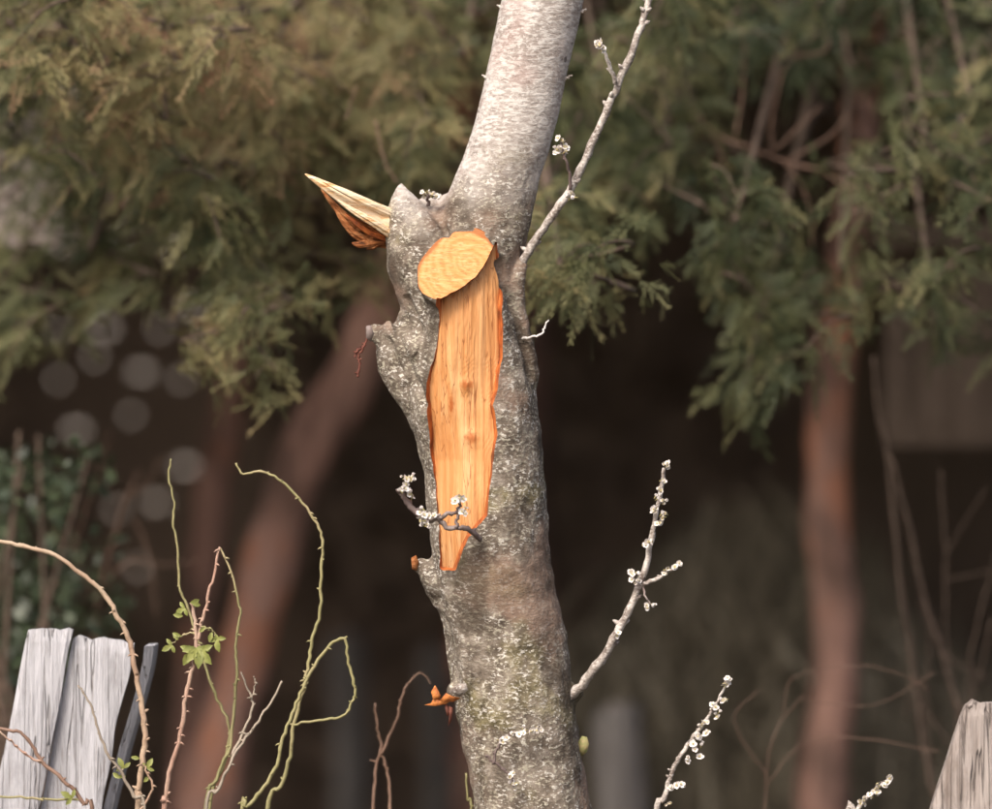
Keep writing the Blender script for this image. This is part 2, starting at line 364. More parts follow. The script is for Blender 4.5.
def make_trunk():
    b = MB()
    def T(pts, sub=5, n=28):
        p, r = cr([P(x, y, FOCUS + dd) for x, y, dd, rr in pts], [rr * PX for *_, rr in pts], sub); b.tube(p, r, n)
    T([(c, y, 0, r) for y, c, r in SP])
    T([(455, 345, 0, 40), (438, 290, 0, 42), (425, 255, 0, 42), (415, 228, 0, 34), (412, 212, 0, 26)])        # broken limb stump
    T([(410, 228, -.01, 26), (404, 205, -.01, 17), (402, 192, -.01, 9.5), (401, 182, -.01, 2)])               # its torn peak
    T([(424, 232, .01, 24), (426, 212, .01, 17), (428, 200, .015, 7)])
    T([(440, 240, .01, 30), (446, 212, .02, 16), (452, 196, .02, 6)])
    T([(448, 370, 0, 46), (420, 352, 0, 36), (398, 342, 0, 22), (384, 336, 0, 13), (372, 331, 0, 9), (368, 329, 0, 7)])   # left wart with stub
    T([(450, 345, 0, 40), (424, 322, 0, 28), (404, 318, 0, 12), (396, 316, 0, 6)])
    T([(420, 350, -.03, 22), (400, 340, -.025, 13), (388, 326, -.02, 8), (384, 322, -.02, 5)])
    T([(400, 345, 0, 24), (397, 362, 0, 22), (410, 388, 0, 20), (424, 412, 0, 17), (440, 450, 0, 20)])
    T([(455, 395, 0, 48), (432, 385, 0, 40), (418, 380, 0, 30)])
    T([(450, 585, 0, 30), (434, 574, -.01, 18), (422, 566, -.01, 10), (416, 563, -.01, 7)])                   # small stub
    T([(480, 690, 0, 34), (458, 691, -.02, 11), (448, 689, -.025, 6)])
    T([(500, 420, 0, 36), (524, 385, -.01, 15), (525, 350, -.015, 12), (518, 310, -.02, 10), (518, 280, -.03, 8), (524, 262, -.03, 6)])   # base of the living branch
    T([(560, 700, 0, 22), (575, 694, -.01, 10), (582, 688, -.01, 6)])                                         # twig collar
    T([(462, 285, -.05, 40), (466, 318, -.038, 44), (468, 350, -.024, 50), (470, 405, 0, 58)])                 # swelling below the sawn limb
    T([(466, 285, .02, 40), (465, 268, -.03, 36), (464, 266, -.07, 34.5), (464, 266, -.115, 34)])               # sawn limb, an oval stub pointing at us
    T([(455, 290, .02, 38), (451, 280, -.03, 33), (450, 279, -.07, 31.5), (449, 279, -.115, 31)])
    T([(460, 288, .02, 38), (457, 274, -.03, 34), (457, 273, -.07, 33), (457, 273, -.115, 32.5)])
    me = bpy.data.meshes.new('t'); me.from_pydata([tuple(v) for v in b.v], [], b.f)
    o = bpy.data.objects.new('t', me); col.objects.link(o)
    rm = o.modifiers.new('r', 'REMESH'); rm.mode = 'VOXEL'; rm.voxel_size = .0034
    sm = o.modifiers.new('s', 'SMOOTH'); sm.iterations = 7; sm.factor = .6
    dg = bpy.context.evaluated_depsgraph_get()
    me2 = bpy.data.meshes.new_from_object(o.evaluated_get(dg))
    n = len(me2.vertices); co = np.empty(n * 3); me2.vertices.foreach_get('co', co); co = co.reshape(-1, 3)
    no = np.empty(n * 3); me2.vertices.foreach_get('normal', no); no = no.reshape(-1, 3)
    d = np.empty(n)
    for i, (x, y, z) in enumerate(co):
        old = min(1, max(0, (1.90 - z) / .14)) if z < 1.90 else 0
        q = Vector((x, y, z))
        d[i] = noise.noise(q * 9) * (.003 + .002 * old) + noise.noise(Vector((x * 20, y * 20, z * 5))) * .004 * old + noise.noise(q * 34) * (.001 + .0016 * old)
        if old > .05: d[i] += (noise.noise(q * 105) * .0009 + noise.noise(q * 62 + Vector((5, 5, 5))) * .0011) * old
    qx = 496 + co[:, 0] / PX; qy = 404.5 - (co[:, 2] - CAM_Z) / PX; fr = co[:, 1] < 8.0
    for line, dep, wid in (([(500, 262), (504, 285), (512, 305), (520, 330), (526, 352), (531, 378)], .011, 3.2), ([(397, 322), (400, 345), (409, 368), (420, 388), (427, 405)], .007, 3.5), ([(388, 340), (392, 356), (402, 374)], .006, 3), ([(430, 205), (442, 225), (450, 240)], .006, 4), ([(405, 300), (412, 312), (420, 330)], .006, 3.5), ([(440, 600), (452, 660), (462, 700)], .005, 6)):
        dm = np.full(n, 1e9)
        for (ax, ay), (bx, by) in zip(line[:-1], line[1:]):
            l2 = (bx - ax) ** 2 + (by - ay) ** 2; tt = np.clip(((qx - ax) * (bx - ax) + (qy - ay) * (by - ay)) / l2, 0, 1)
            dm = np.minimum(dm, np.hypot(qx - ax - tt * (bx - ax), qy - ay - tt * (by - ay)))
        d -= np.where(fr, dep * np.exp(-(dm / wid) ** 2), 0)
    co = co + no * d[:, None]
    me2.vertices.foreach_set('co', co.ravel()); me2.update()
    o.modifiers.clear(); o.data = me2
    for k in ('bark', 'wood', 'inner', 'sawn'): me2.materials.append(M[k])

    def front(x, z):           # metres in front of the trunk axis of the wood surface at (x, z)
        py = 404.5 - (z - CAM_Z) / PX; px = 496 + x / PX
        c = np.interp(py, sp_y, sp_c); r = np.interp(py, sp_y, sp_r)
        return math.sqrt(max(r * r - (px - c) ** 2, 18 ** 2)) * PX

    def cutter(inner, rims, mats, faces_in, far_y=7.5):
        """closed cutter: a back surface (verts inner, quads faces_in) plus loops rims going to the camera"""
        v = [tuple(p) for p in inner]; f = [tuple(q) for q in faces_in]; mi = [mats[0]] * len(f)
        prev = rims[0]; n_ = len(prev)
        for L in rims[1:]:
            b0 = len(v); v += [tuple(p) for p in L]; cur = list(range(b0, b0 + n_))
            for k in range(n_):
                k2 = (k + 1) % n_; f.append((prev[k], prev[k2], cur[k2], cur[k])); mi.append(mats[1])
            prev = cur
        b0 = len(v); v.append((np.mean([v[i][0] for i in prev]), v[prev[0]][1], np.mean([v[i][2] for i in prev])))
        for k in range(n_): f.append((prev[k], prev[(k + 1) % n_], b0)); mi.append(mats[1])
        me = bpy.data.meshes.new('c'); me.from_pydata(v, [], f)
        for k in ('bark', 'wood', 'inner', 'sawn'): me.materials.append(M[k])
        me.polygons.foreach_set('material_index', np.array(mi, np.int32)); me.update()
        import bmesh
        bm = bmesh.new(); bm.from_mesh(me); bmesh.ops.recalc_face_normals(bm, faces=bm.faces); bm.to_mesh(me); bm.free()
        c = bpy.data.objects.new('c', me); col.objects.link(c)
        return c

    def offset(loop, amt):     # outward in x,z
        n_ = len(loop); cx = []
        area = sum(loop[i][0] * loop[(i + 1) % n_][2] - loop[(i + 1) % n_][0] * loop[i][2] for i in range(n_))
        sg = 1 if area > 0 else -1
        for i in range(n_):
            a = loop[(i - 2) % n_]; c = loop[(i + 2) % n_]
            dx, dz = c[0] - a[0], c[2] - a[2]; l = math.hypot(dx, dz) or 1
            am = amt(i, loop[i]) if callable(amt) else amt
            cx.append((loop[i][0] + sg * dz / l * am, loop[i][1], loop[i][2] - sg * dx / l * am))
        return cx

    # --- sawn face
    out = [(407, 281), (408, 264), (414, 248), (426, 237), (440, 231), (455, 228), (468, 228), (481, 231.5), (491, 239), (497, 250), (499, 264), (490, 272), (472, 288), (455, 302), (440, 303), (428, 302), (413, 296)]
    pl, _ = cr([Vector((x, 0, y)) for x, y in out + out[:1]], sub=4); pl = pl[:-1]
    def saw_y(x, z):
        pz = (404.5 - (z - CAM_Z) / PX)
        return 8 - 47 * PX - (pz - 231) * PX * .40 + (x - P(460, 0).x) * .12 + .0012 * noise.noise(Vector((x * 60, 0, z * 160)))
    cxy = Vector((459, 0, 264)); R = 9
    inner = []; faces = []
    c0 = P(cxy.x, cxy.z); inner.append((c0.x, saw_y(c0.x, c0.z), c0.z)); nl = len(pl)
    for r in range(1, R + 1):
        for p in pl:
            q = cxy.lerp(p, r / R); w = P(q.x, q.z); inner.append((w.x, saw_y(w.x, w.z), w.z))
    for k in range(nl): faces.append((0, 1 + k, 1 + (k + 1) % nl))
    for r in range(R - 1):
        a = 1 + r * nl
        for k in range(nl): faces.append((a + k, a + (k + 1) % nl, a + nl + (k + 1) % nl, a + nl + k))
    loop0 = list(range(1 + (R - 1) * nl, 1 + R * nl)); L0 = [inner[i] for i in loop0]
    L1 = [(x, y - .006, z) for x, y, z in offset(L0, .004)]; L2 = [(x, 7.4, z) for x, y, z in offset(L1, .0008)]
    c1 = cutter(inner, [loop0, L1, L2], (3, 2), faces)

    # --- torn strip
    le = [(245, 440), (300, 442), (330, 440), (360, 436), (385, 430), (400, 431), (420, 432), (450, 434), (490, 437), (530, 440), (575, 443)]
    ri = [(240, 495), (280, 498), (320, 499), (360, 498), (390, 494), (405, 490), (420, 493), (436, 494), (450, 492), (480, 489), (515, 484), (575, 478)]
    U, V = 56, 170
    inner = []; idx = {}
    for j in range(V + 1):
        for i in range(U + 1):
            u, v = i / U, j / V
            top = 300 - 38 * u - 19 * u ** 5 + 3 * math.sin(u * 3.1) + 1.2 * noise.noise(Vector((u * 9, 4, 0))); bot = np.interp(u, [0, .3, .42, .62, 1], [566, 567, 552, 535, 513])
            py = top + (bot - top) * v
            x0 = np.interp(py, *zip(*le)); x1 = np.interp(py, *zip(*ri))
            jl = 1.5 * noise.noise(Vector((py * .055, 1.7, 0))); jr = 1.5 * noise.noise(Vector((py * .05, 9.2, 0)))
            px = x0 + jl + (x1 + jr - x0 - jl) * u
            w = P(px, py)
            g = noise.noise(Vector((px * .16, py * .008, 3))) * .0034 + noise.noise(Vector((px * .5, py * .014, 7))) * .0013 + noise.noise(Vector((px * 1.1, py * .02, 11))) * .0009
            kn = .004 * math.exp(-((px - 467) ** 2 + (py - 385) ** 2) / 60) + .004 * math.exp(-((px - 471) ** 2 + (py - 437) ** 2) / 80)
            y = 8 - front(w.x, w.z) * .90 + .004 + g - kn - .004 * math.sin(v * 9) - float(np.interp(py, [300, 320, 345, 390], [.022, .017, .009, 0])) * (1 - .85 * u)
            idx[i, j] = len(inner); inner.append((w.x, y, w.z))
    faces = [(idx[i, j], idx[i + 1, j], idx[i + 1, j + 1], idx[i, j + 1]) for i in range(U) for j in range(V)]
    loop0 = [idx[i, 0] for i in range(U)] + [idx[U, j] for j in range(V)] + [idx[i, V] for i in range(U, 0, -1)] + [idx[0, j] for j in range(V, 0, -1)]
    L0 = [inner[i] for i in loop0]
    lip = lambda k, p: .0005 if k <= U else .0042 + .0013 * noise.noise(Vector((p[0] * 40, 0, p[2] * 60)))
    L1 = [(x, y - .009, z) for x, y, z in offset(L0, lip)]
    L2 = [(x, y - .012, z) for x, y, z in offset(L1, lambda k, p: .0003 if k <= U else .004)]
    L3 = [(x, 7.35, z) for x, y, z in L2]
    c2 = cutter(inner, [loop0, L1, L2, L3], (1, 2), faces)
    for c in (c1, c2):
        m = o.modifiers.new('b', 'BOOLEAN'); m.operation = 'DIFFERENCE'; m.solver = 'EXACT'; m.object = c
    dg = bpy.context.evaluated_depsgraph_get(); res = bpy.data.meshes.new_from_object(o.evaluated_get(dg))
    for q in (o, c1, c2): bpy.data.objects.remove(q)
    nv = len(res.vertices); co = np.empty(nv * 3); res.vertices.foreach_get('co', co); co = co.reshape(-1, 3)
    polys = [(tuple(p.vertices), p.material_index) for p in res.polygons]
    for k, nm, mk in ((0, 'trunk', 'bark'), (1, 'torn_wood', 'wood'), (2, 'bark_rim', 'inner'), (3, 'sawn_face', 'sawn')):
        fs = [p for p, m in polys if m == k]
        if not fs: print('EMPTY', nm); continue
        used = sorted({i for f in fs for i in f}); mp = {a: b for b, a in enumerate(used)}
        me = bpy.data.meshes.new(nm); me.from_pydata([tuple(co[i]) for i in used], [], [tuple(mp[i] for i in f) for f in fs]); me.update()
        ob = link(nm, me, M[mk], tree)
        if nm == 'torn_wood': ob['label'] = 'long strip of bare orange wood with two knots'
        if nm == 'sawn_face': ob['label'] = 'pale rounded saw cut at the top of the wound'
make_trunk()

# splintered limb on the left
def splinter(pts, flat, m, name, label):
    p, r = cr([P(x, y, 8 + d) for x, y, d, _ in pts], [q * PX for *_, q in pts], 9)
    b = MB(); n = 30
    for i, (c, rr) in enumerate(zip(p, r)):
        t = (p[min(i + 1, len(p) - 1)] - p[max(i - 1, 0)]).normalized(); up = Vector((t.z, 0, -t.x)); up = up if up.z > 0 else -up
        for k in range(n):
            a = 2 * math.pi * k / n
            q = c + up * (math.cos(a) * rr) + Vector((0, 1, 0)) * (math.sin(a) * rr * flat)
            g = noise.noise(Vector((math.cos(a) * 2.2, math.sin(a) * 2.2, i * .03 + pts[0][0]))) * .5 + noise.noise(Vector((math.cos(a) * 5, math.sin(a) * 5, i * .05 + 4))) * .3
            b.v.append(c + (q - c) * (1 + g))
    for i in range(len(p) - 1):
        for k in range(n):
            b.f.append((i * n + k, i * n + (k + 1) % n, (i + 1) * n + (k + 1) % n, (i + 1) * n + k))
    b.f.append(tuple(range(n))[::-1])
    o = b.build(name, m, tree); o['label'] = label; return o
splinter([(305, 174, -.03, .5), (322, 184, -.03, 4), (345, 197, -.025, 8), (368, 210, -.02, 11), (395, 225, -.005, 14)], .6, M['splinter'], 'wood_splinter', 'bright pointed splinter of fresh wood')
for q, m in (([(322, 181, -.045, .4), (345, 192, -.045, 2.5), (370, 204, -.035, 4), (398, 216, -.01, 6)], 'splinter'), ([(338, 200, -.05, .4), (352, 210, -.045, 2.6), (372, 222, -.035, 4), (395, 236, -.01, 6)], 'splinter'),
             ([(321, 189, 0, .5), (334, 205, -.01, 3), (352, 221, -.01, 4.5), (392, 240, .01, 7)], 'rot'), ([(334, 207, -.015, .5), (346, 224, -.02, 3.2), (362, 238, -.015, 4.5), (394, 244, .01, 6)], 'rot'),
             ([(352, 243, -.02, .6), (360, 245, -.02, 3.2), (374, 242, -.01, 4.5), (396, 238, .01, 6)], 'rot'), ([(366, 249, -.005, .6), (373, 247, -.01, 2.6), (384, 240, .0, 4), (398, 234, .01, 5)], 'rot'), ([(345, 214, -.03, .4), (358, 225, -.03, 2.4), (372, 234, -.02, 3), (392, 240, 0, 4)], 'inner')):
    splinter(q, .7, M[m], 'wood_splinter' if m == 'splinter' else 'rotten_splinter', 'thin sliver of splintered wood')
# blossoms
def blossom_mesh(seed, open_):
    r_ = random.Random(seed); b = MB(); mi = []
    for k in range(5):
        a = 2 * math.pi * k / 5 + r_.uniform(-.2, .2); ca, sa = math.cos(a), math.sin(a); L = .0052 * r_.uniform(.85, 1.1); w = .0026
        rise = L * (.35 if open_ else .95); outr = L * (.95 if open_ else .45)
        e = Vector((ca, sa, 0)); s = Vector((-sa, ca, 0)); z = Vector((0, 0, 1)); i = len(b.v)
        b.v += [e * .0006, e * outr * .5 + s * w + z * rise * .5, e * outr * .95 + s * w * .7 + z * rise * .95, e * outr * 1.05 + z * rise, e * outr * .95 - s * w * .7 + z * rise * .95, e * outr * .5 - s * w + z * rise * .5, e * outr * .55 + z * rise * .25]
        for q in ((0, 1, 6), (1, 2, 6), (2, 3, 6), (3, 4, 6), (4, 5, 6), (5, 0, 6)): b.f.append(tuple(i + x for x in q)); mi.append(0)
    n0 = len(b.f)
    for k in range(5):
        a = 2 * math.pi * (k + .5) / 5; p0 = Vector((math.cos(a) * .0005, math.sin(a) * .0005, 0)); p1 = Vector((math.cos(a) * .0014, math.sin(a) * .0014, .0032))
        b.tube([p0, p1], [.0003, .0005], 4)
    n1 = len(b.f)
    b.tube([Vector((0, 0, -.004)), Vector((0, 0, -.0015)), Vector((0, 0, .0004))], [.0005, .0008, .0011], 6)
    me = bpy.data.meshes.new('blossom'); me.from_pydata([tuple(v) for v in b.v], [], b.f)
    for k in ('petal', 'stamen', 'calyx'): me.materials.append(M[k])
    ix = np.zeros(len(b.f), np.int32); ix[n0:n1] = 1; ix[n1:] = 2; me.polygons.foreach_set('material_index', ix); me.update()
    return me
BL = [blossom_mesh(i, i % 3 != 0) for i in range(6)]

def blossoms(parent, spots, d=8.0, scale=1.0, extra=.7):
    for (x, y) in spots:
        for k in range(2 + (random.random() < extra) + (random.random() < extra * .5)):
            o = bpy.data.objects.new('blossom', random.choice(BL)); col.objects.link(o)
            jx, jy = (random.uniform(-3.2, 3.2), random.uniform(-3.2, 3.2)) if k else (0, 0)
            o.location = P(x + jx, y + jy, d + random.uniform(-.006, .004)); s = scale * random.uniform(.75, 1.25); o.scale = (s, s, s)
            v = Vector((random.uniform(-1, 1), random.uniform(-1.3, .2), random.uniform(-.2, 1))).normalized()
            o.rotation_euler = v.to_track_quat('Z', 'Y').to_euler()
            adopt(o, parent)

def stem(pts, r0, r1, m, name, parent, d=8.0, n=8, sub=5, wob=.35, thorns=0, nodes=0, dd=None, seed=1):
    """tube through photo points at distance d; returns the object"""
    rn = random.Random(seed * 31 + len(pts)); k = len(pts)
    P3 = [P(q[0], q[1], q[2] if len(q) > 2 else d) for q in pts]
    p, r = cr(P3, [(r0 + (r1 - r0) * i / (k - 1)) * PX for i in range(k)], sub)
    b = MB()
    for i in range(1, len(p) - 1): p[i] = p[i] + Vector((rn.uniform(-1, 1), rn.uniform(-1, 1), rn.uniform(-1, 1))) * .0014
    b.tube(p, r, n, wob=wob)
    for q in range(nodes):
        i = rn.randrange(1, len(p) - 1); a = rn.uniform(0, 6.28); dv = Vector((math.cos(a), math.sin(a) * .6, .5)).normalized()
        b.tube([p[i], p[i] + dv * r[i] * 1.6, p[i] + dv * r[i] * 2.4], [r[i] * .8, r[i] * .6, r[i] * .15], 5)
    for q in range(thorns):
        i = rn.randrange(1, len(p) - 1); sx = rn.choice((-1, 1)); dv = Vector((sx, rn.uniform(-.7, .2), rn.uniform(-.35, .15))).normalized()
        L = rn.uniform(.004, .007)
        b.tube([p[i] + dv * r[i] * .5, p[i] + dv * (r[i] + L * .5) , p[i] + dv * (r[i] + L) + Vector((0, 0, -.0015))], [.0022, .0012, .0002], 5)
    return b.build(name, m, parent)

# thin living branch, upper right
ub = stem([(519, 292, 7.985), (521, 266, 7.97), (543, 229, 7.96), (573, 184, 7.95), (598, 130), (622, 76), (640, 30), (652, -8), (690, -120), (712, -260)], 4.6, 3.0, M['twig'], 'branch', tree, 7.96, sub=7, nodes=14, seed=3)
ub['label'] = 'thin grey living branch rising right of the trunk'
stem([(615, 84, 7.95), (610, 66, 7.94), (603, 50, 7.94)], 2.4, 1.6, M['twig'], 'side_twig', ub, 7.95, nodes=2)
stem([(570, 190, 7.94), (569, 172, 7.93), (565, 156, 7.92), (561, 142, 7.92)], 1.8, 1.2, M['twig_dark'], 'side_twig', ub, 7.93, nodes=2)
blossoms(ub, [(600, 46), (603, 48), (599, 44), (561, 140), (564, 148), (558, 150), (563, 153), (571, 193), (569, 198), (573, 196)], 7.92)
# upper limbs out of the picture
for pts, r0 in (([(590, -210), (520, -330, 7.8), (440, -520, 7.6), (400, -700, 7.5)], 16), ([(640, -430), (740, -560, 8.2), (860, -700, 8.4)], 15), ([(690, -680), (640, -850, 7.8), (600, -1050, 7.7)], 12)):
    bb = stem(pts, r0, 4, M['bark'], 'branch', tree, 8, n=12, nodes=8)
    e = pts[-1]; blossoms(bb, [(e[0] + random.uniform(-20, 20), e[1] + random.uniform(0, 60)) for _ in range(4)], e[2])
# lower right branch
lb = stem([(560, 700, 7.98), (578, 690, 7.97), (600, 660, 7.95), (622, 625), (637, 592), (648, 558), (653, 530), (659, 500), (664, 468)], 5.4, 1.8, M['twig'], 'branch', tree, 7.94, nodes=9, seed=5)
lb['label'] = 'curved blossoming branch low on the right of the trunk'
stem([(638, 588, 7.94), (650, 581, 7.93), (664, 575, 7.93), (676, 567, 7.93)], 2.6, 1.4, M['twig'], 'side_twig', lb, 7.93, nodes=3)
stem([(641, 584, 7.94), (646, 597, 7.92), (650, 604, 7.92)], 1.2, .9, M['twig_dark'], 'side_twig', lb, 7.93)
blossoms(lb, [(665, 465), (667, 467), (664, 482), (661, 491), (657, 499), (664, 501), (654, 510), (664, 517), (657, 524), (654, 512), (646, 543), (650, 542), (633, 575), (639, 581), (632, 580), (668, 568), (677, 565), (674, 568), (666, 574), (651, 604), (648, 606), (618, 633)], 7.925, .95)
# spur across the wound
D = 7.872
sb = stem([(480, 540, 7.905), (474, 534, 7.885), (465, 527), (455, 529), (444, 525), (438, 518), (425, 519), (413, 509), (405, 499), (401, 492)], 2.6, 3.0, M['twig_dark'], 'blossom_spur', tree, D, sub=4, wob=.7, nodes=10, seed=2)
sb['label'] = 'dark crooked spur with white blossoms crossing the wound'
stem([(440, 519), (447, 514), (457, 512), (460, 505), (459, 498)], 2.4, 1.4, M['twig_dark'], 'side_twig', sb, D - .004, wob=.6, nodes=3)
stem([(456, 528), (457, 520), (460, 511)], 2.0, 1.4, M['twig_dark'], 'side_twig', sb, D - .004, wob=.5)
blossoms(sb, [(405, 478), (410, 477), (403, 488), (411, 493), (406, 484), (423, 509), (423, 515), (422, 521), (426, 525), (432, 517), (458, 497), (460, 500), (456, 499), (463, 511), (412, 498)], D - .012, 1.0, .7)
# low twigs lying over the trunk front
for pts, bl in (([(493, 764), (496, 752), (502, 742), (514, 734), (528, 731), (540, 731)], [(501, 741), (505, 739), (513, 733), (519, 732), (526, 730), (532, 730), (538, 730)]),
                ([(486, 756), (495, 763), (504, 770), (512, 777), (515, 784)], [(511, 776), (515, 783), (513, 786)])):
    q = stem(pts, 1.5, 1.1, M['twig_dark'], 'blossom_spur', tree, 7.896, nodes=4); blossoms(q, bl, 7.888, .9)
# small pieces on the bark
def scrap(pts, d, m, name, curl=.006):
    b = MB(); c = Vector((0, 0, 0)); V_ = [P(x, y, d + random.uniform(-curl, curl)) for x, y in pts]
    for v in V_: c += v / len(V_)
    c.y -= .004
    b.v = [v for v in V_] + [c] + [v + Vector((0, .0014, 0)) for v in V_] + [c + Vector((0, .0014, 0))]; n = len(V_)
    for i in range(n):
        j = (i + 1) % n; b.f += [(i, j, n), (n + 1 + j, n + 1 + i, 2 * n + 1), (j, i, n + 1 + i, n + 1 + j)]
    return b.build(name, m, tree)
for k, pp in enumerate(([(424, 705), (431, 703), (434, 697), (441, 699), (452, 700), (446, 704), (436, 706)], [(433, 699), (431, 692), (435, 685), (438, 690), (441, 696), (438, 701)], [(440, 700), (446, 693), (452, 696), (461, 698), (453, 702)])):
    scrap(pp, 7.95 - .004 * k, M['dead'], 'dead_leaf')['label'] = 'torn orange dead leaf stuck to the bark'
for pp in ([(444, 703), (448, 705), (450, 713), (447, 717)], [(449, 706), (453, 708), (452, 720), (448, 727), (449, 716)]): scrap(pp, 7.955, M['dead_red'], 'dead_leaf')
scrap([(449, 692), (458, 684), (466, 683), (468, 690), (460, 697)], 7.93, M['twig'], 'bark_flake')
scrap([(411, 558), (416, 555), (419, 562), (417, 571), (412, 569)], 7.975, M['rot'], 'stub_end')
cap = stem([(428, 206, 7.99), (428, 198, 7.985), (429, 194, 7.98)], 2, 1.2, M['twig_dark'], 'blossom_spur', tree, 7.98); blossoms(cap, [(424, 195), (429, 193), (434, 195), (440, 196)], 7.975, .9)
stem([(368, 338), (363, 348), (358, 356), (360, 366), (357, 377)], 1.2, 1.5, M['dead_red'], 'withered_bud', tree, 7.98, wob=.8, nodes=9)
stem([(366, 345), (358, 350), (354, 357)], 1.4, 1.2, M['dead_red'], 'withered_bud', tree, 7.98, wob=.8, nodes=5)
scrap([(366, 326), (371, 325), (374, 334), (371, 342), (366, 338)], 7.965, M['twig_dark'], 'stub_end')
stem([(522, 339, 7.97), (532, 337), (541, 334), (545, 327), (548, 320)], 1.3, .8, M['petal'], 'pale_twig', tree, 7.95)['label'] = 'short white twig on the right of the trunk'
scrap([(578, 742), (582, 736), (587, 737), (589, 744), (587, 752), (582, 756), (579, 750)], 7.985, M['calyx'], 'bud', .002)
for (x, y, sx) in ((487, 78, -1), (567, 78, 1), (502, 8, -1), (581, 12, 1)):
    stem([(x - sx * 6, y + 1), (x, y), (x + sx * 5, y - 3)], 2.2, .8, M['twig'], 'bud', tree, 7.99)

# ------------------------------------------------------------------ flowering shoots at the bottom right
def ground_run(x, y, d, dx=0):      # photo points that carry a stem from the frame's foot to the ground
    return [(x - dx * .6, 1130, d), (x - dx, 404.5 + CAM_Z / (S * d), d)]
def shoot(pts, bl, d, label, r=2.2):
    g = ground_run(pts[0][0], 0, d, 25)
    allp = [(x, y, dd) for x, y, dd in reversed(g)] + [(x, y, d) for x, y in pts]
    t = thing('blossom_shoot', label, 'twig', P(g[1][0], g[1][1], d), 'flowering shoots beside the plum')
    s = stem(allp, r + 1.5, 1.1, M['twig'], 'stem', t, d, nodes=14, seed=len(bl)); blossoms(s, bl, d - .01, .95, .5)
shoot([(655, 830), (664, 800), (672, 772), (688, 745), (704, 722), (718, 700), (729, 680)],
      [(729, 679), (727, 684), (724, 701), (715, 707), (716, 715), (703, 726), (708, 722), (698, 736), (706, 734), (690, 744), (695, 748), (701, 746), (687, 758), (700, 757), (693, 742), (672, 786), (683, 786), (678, 784), (668, 804)], 7.95,
      'slim shoot dense with white blossoms rising right of the trunk foot')
shoot([(846, 830), (856, 812), (868, 797), (880, 786), (892, 778)], [(861, 801), (864, 798), (870, 795), (877, 792), (877, 788), (884, 786), (888, 783), (891, 778)], 7.9,
      'short white blossom tip near the weathered board at lower right')

# ------------------------------------------------------------------ rose canes at the lower left
def leaf_mesh(n):
    b = MB(); L = .016
    for k in range(n):
        a = math.radians(-78 + 156 * k / max(n - 1, 1)); dv = Vector((math.sin(a), 0, -math.cos(a))); s = Vector((dv.z, 0, -dv.x)); i = len(b.v)
        l = L * (1.15 - .25 * abs(a)); w = l * .26
        prof = [(0, .1), (.2, .7), (.3, .62), (.45, 1), (.55, .85), (.7, .8), (.8, .55), (1, .02)]
        up = Vector((0, -1, 0))
        for t, q in prof:
            b.v += [dv * l * t + up * (l * (.25 * t - .3 * t * t) + w * q * .35) + s * w * q, dv * l * t + up * l * (.25 * t - .3 * t * t), dv * l * t + up * (l * (.25 * t - .3 * t * t) + w * q * .35) - s * w * q]
        for r in range(len(prof) - 1):
            b.f += [(i + r * 3, i + r * 3 + 1, i + r * 3 + 4, i + r * 3 + 3), (i + r * 3 + 1, i + r * 3 + 2, i + r * 3 + 5, i + r * 3 + 4)]
    me = bpy.data.meshes.new('leaf'); me.from_pydata([tuple(v) for v in b.v], [], b.f); me.materials.append(M['leaf'])
    me.polygons.foreach_set('use_smooth', np.ones(len(me.polygons), bool)); me.update(); return me
LF = {1: leaf_mesh(1), 3: leaf_mesh(3), 5: leaf_mesh(5)}
def leaf(parent, x, y, d, n, ang, s=1.0, tilt=0):
    o = bpy.data.objects.new('leaf', LF[n]); col.objects.link(o); o.location = P(x, y, d); s *= 1.28; o.scale = (s, s, s)
    o.rotation_euler = (math.radians(tilt), math.radians(ang), math.radians(random.uniform(-25, 25))); adopt(o, parent)

def cane(label, d, main, r0, r1, mk, thorns=0, sides=(), leaves=(), name='rose_cane', cat='cane', run=20, seed=1):
    """main goes from the frame's foot upwards"""
    g = ground_run(main[0][0], 0, d, run)
    allp = [(x, y, dd) for x, y, dd in reversed(g)] + [(q[0], q[1], d + (q[2] if len(q) > 2 else 0)) for q in main]
    r0 *= .86; r1 *= .86
    t = thing(name, label, cat, P(g[1][0], g[1][1], d), 'thorny canes at the lower left' if name == 'rose_cane' else None)
    s = stem(allp, r0, r1, M[mk], 'stem', t, d, thorns=thorns, nodes=len(main), seed=seed)
    for pts, a, b_, m2 in sides: stem([(q[0], q[1], d) for q in pts], a, b_, M[m2], 'side_shoot', t, d, thorns=len(pts) if thorns else 0, nodes=2, seed=seed + 3)
    for l in leaves: leaf(s, l[0], l[1], d - .006, *l[2:])
    return t
cane('tan thorny cane arching from the left edge across the grey boards', 7.86,
     [(137, 825), (138, 790), (143, 756), (145, 730), (141, 700), (135, 670), (130, 643), (118, 617), (103, 593), (80, 573), (50, 553), (17, 545), (-20, 540), (-80, 548)], 3.9, 2.2, 'cane_tan', 22,
     leaves=[(131, 757, 1, 200, .8), (124, 768, 3, 150, .75), (147, 768, 3, -150, .7), (150, 776, 1, -30, .8), (121, 778, 1, 40, .9), (126, 776, 1, 10, .7)], seed=4)
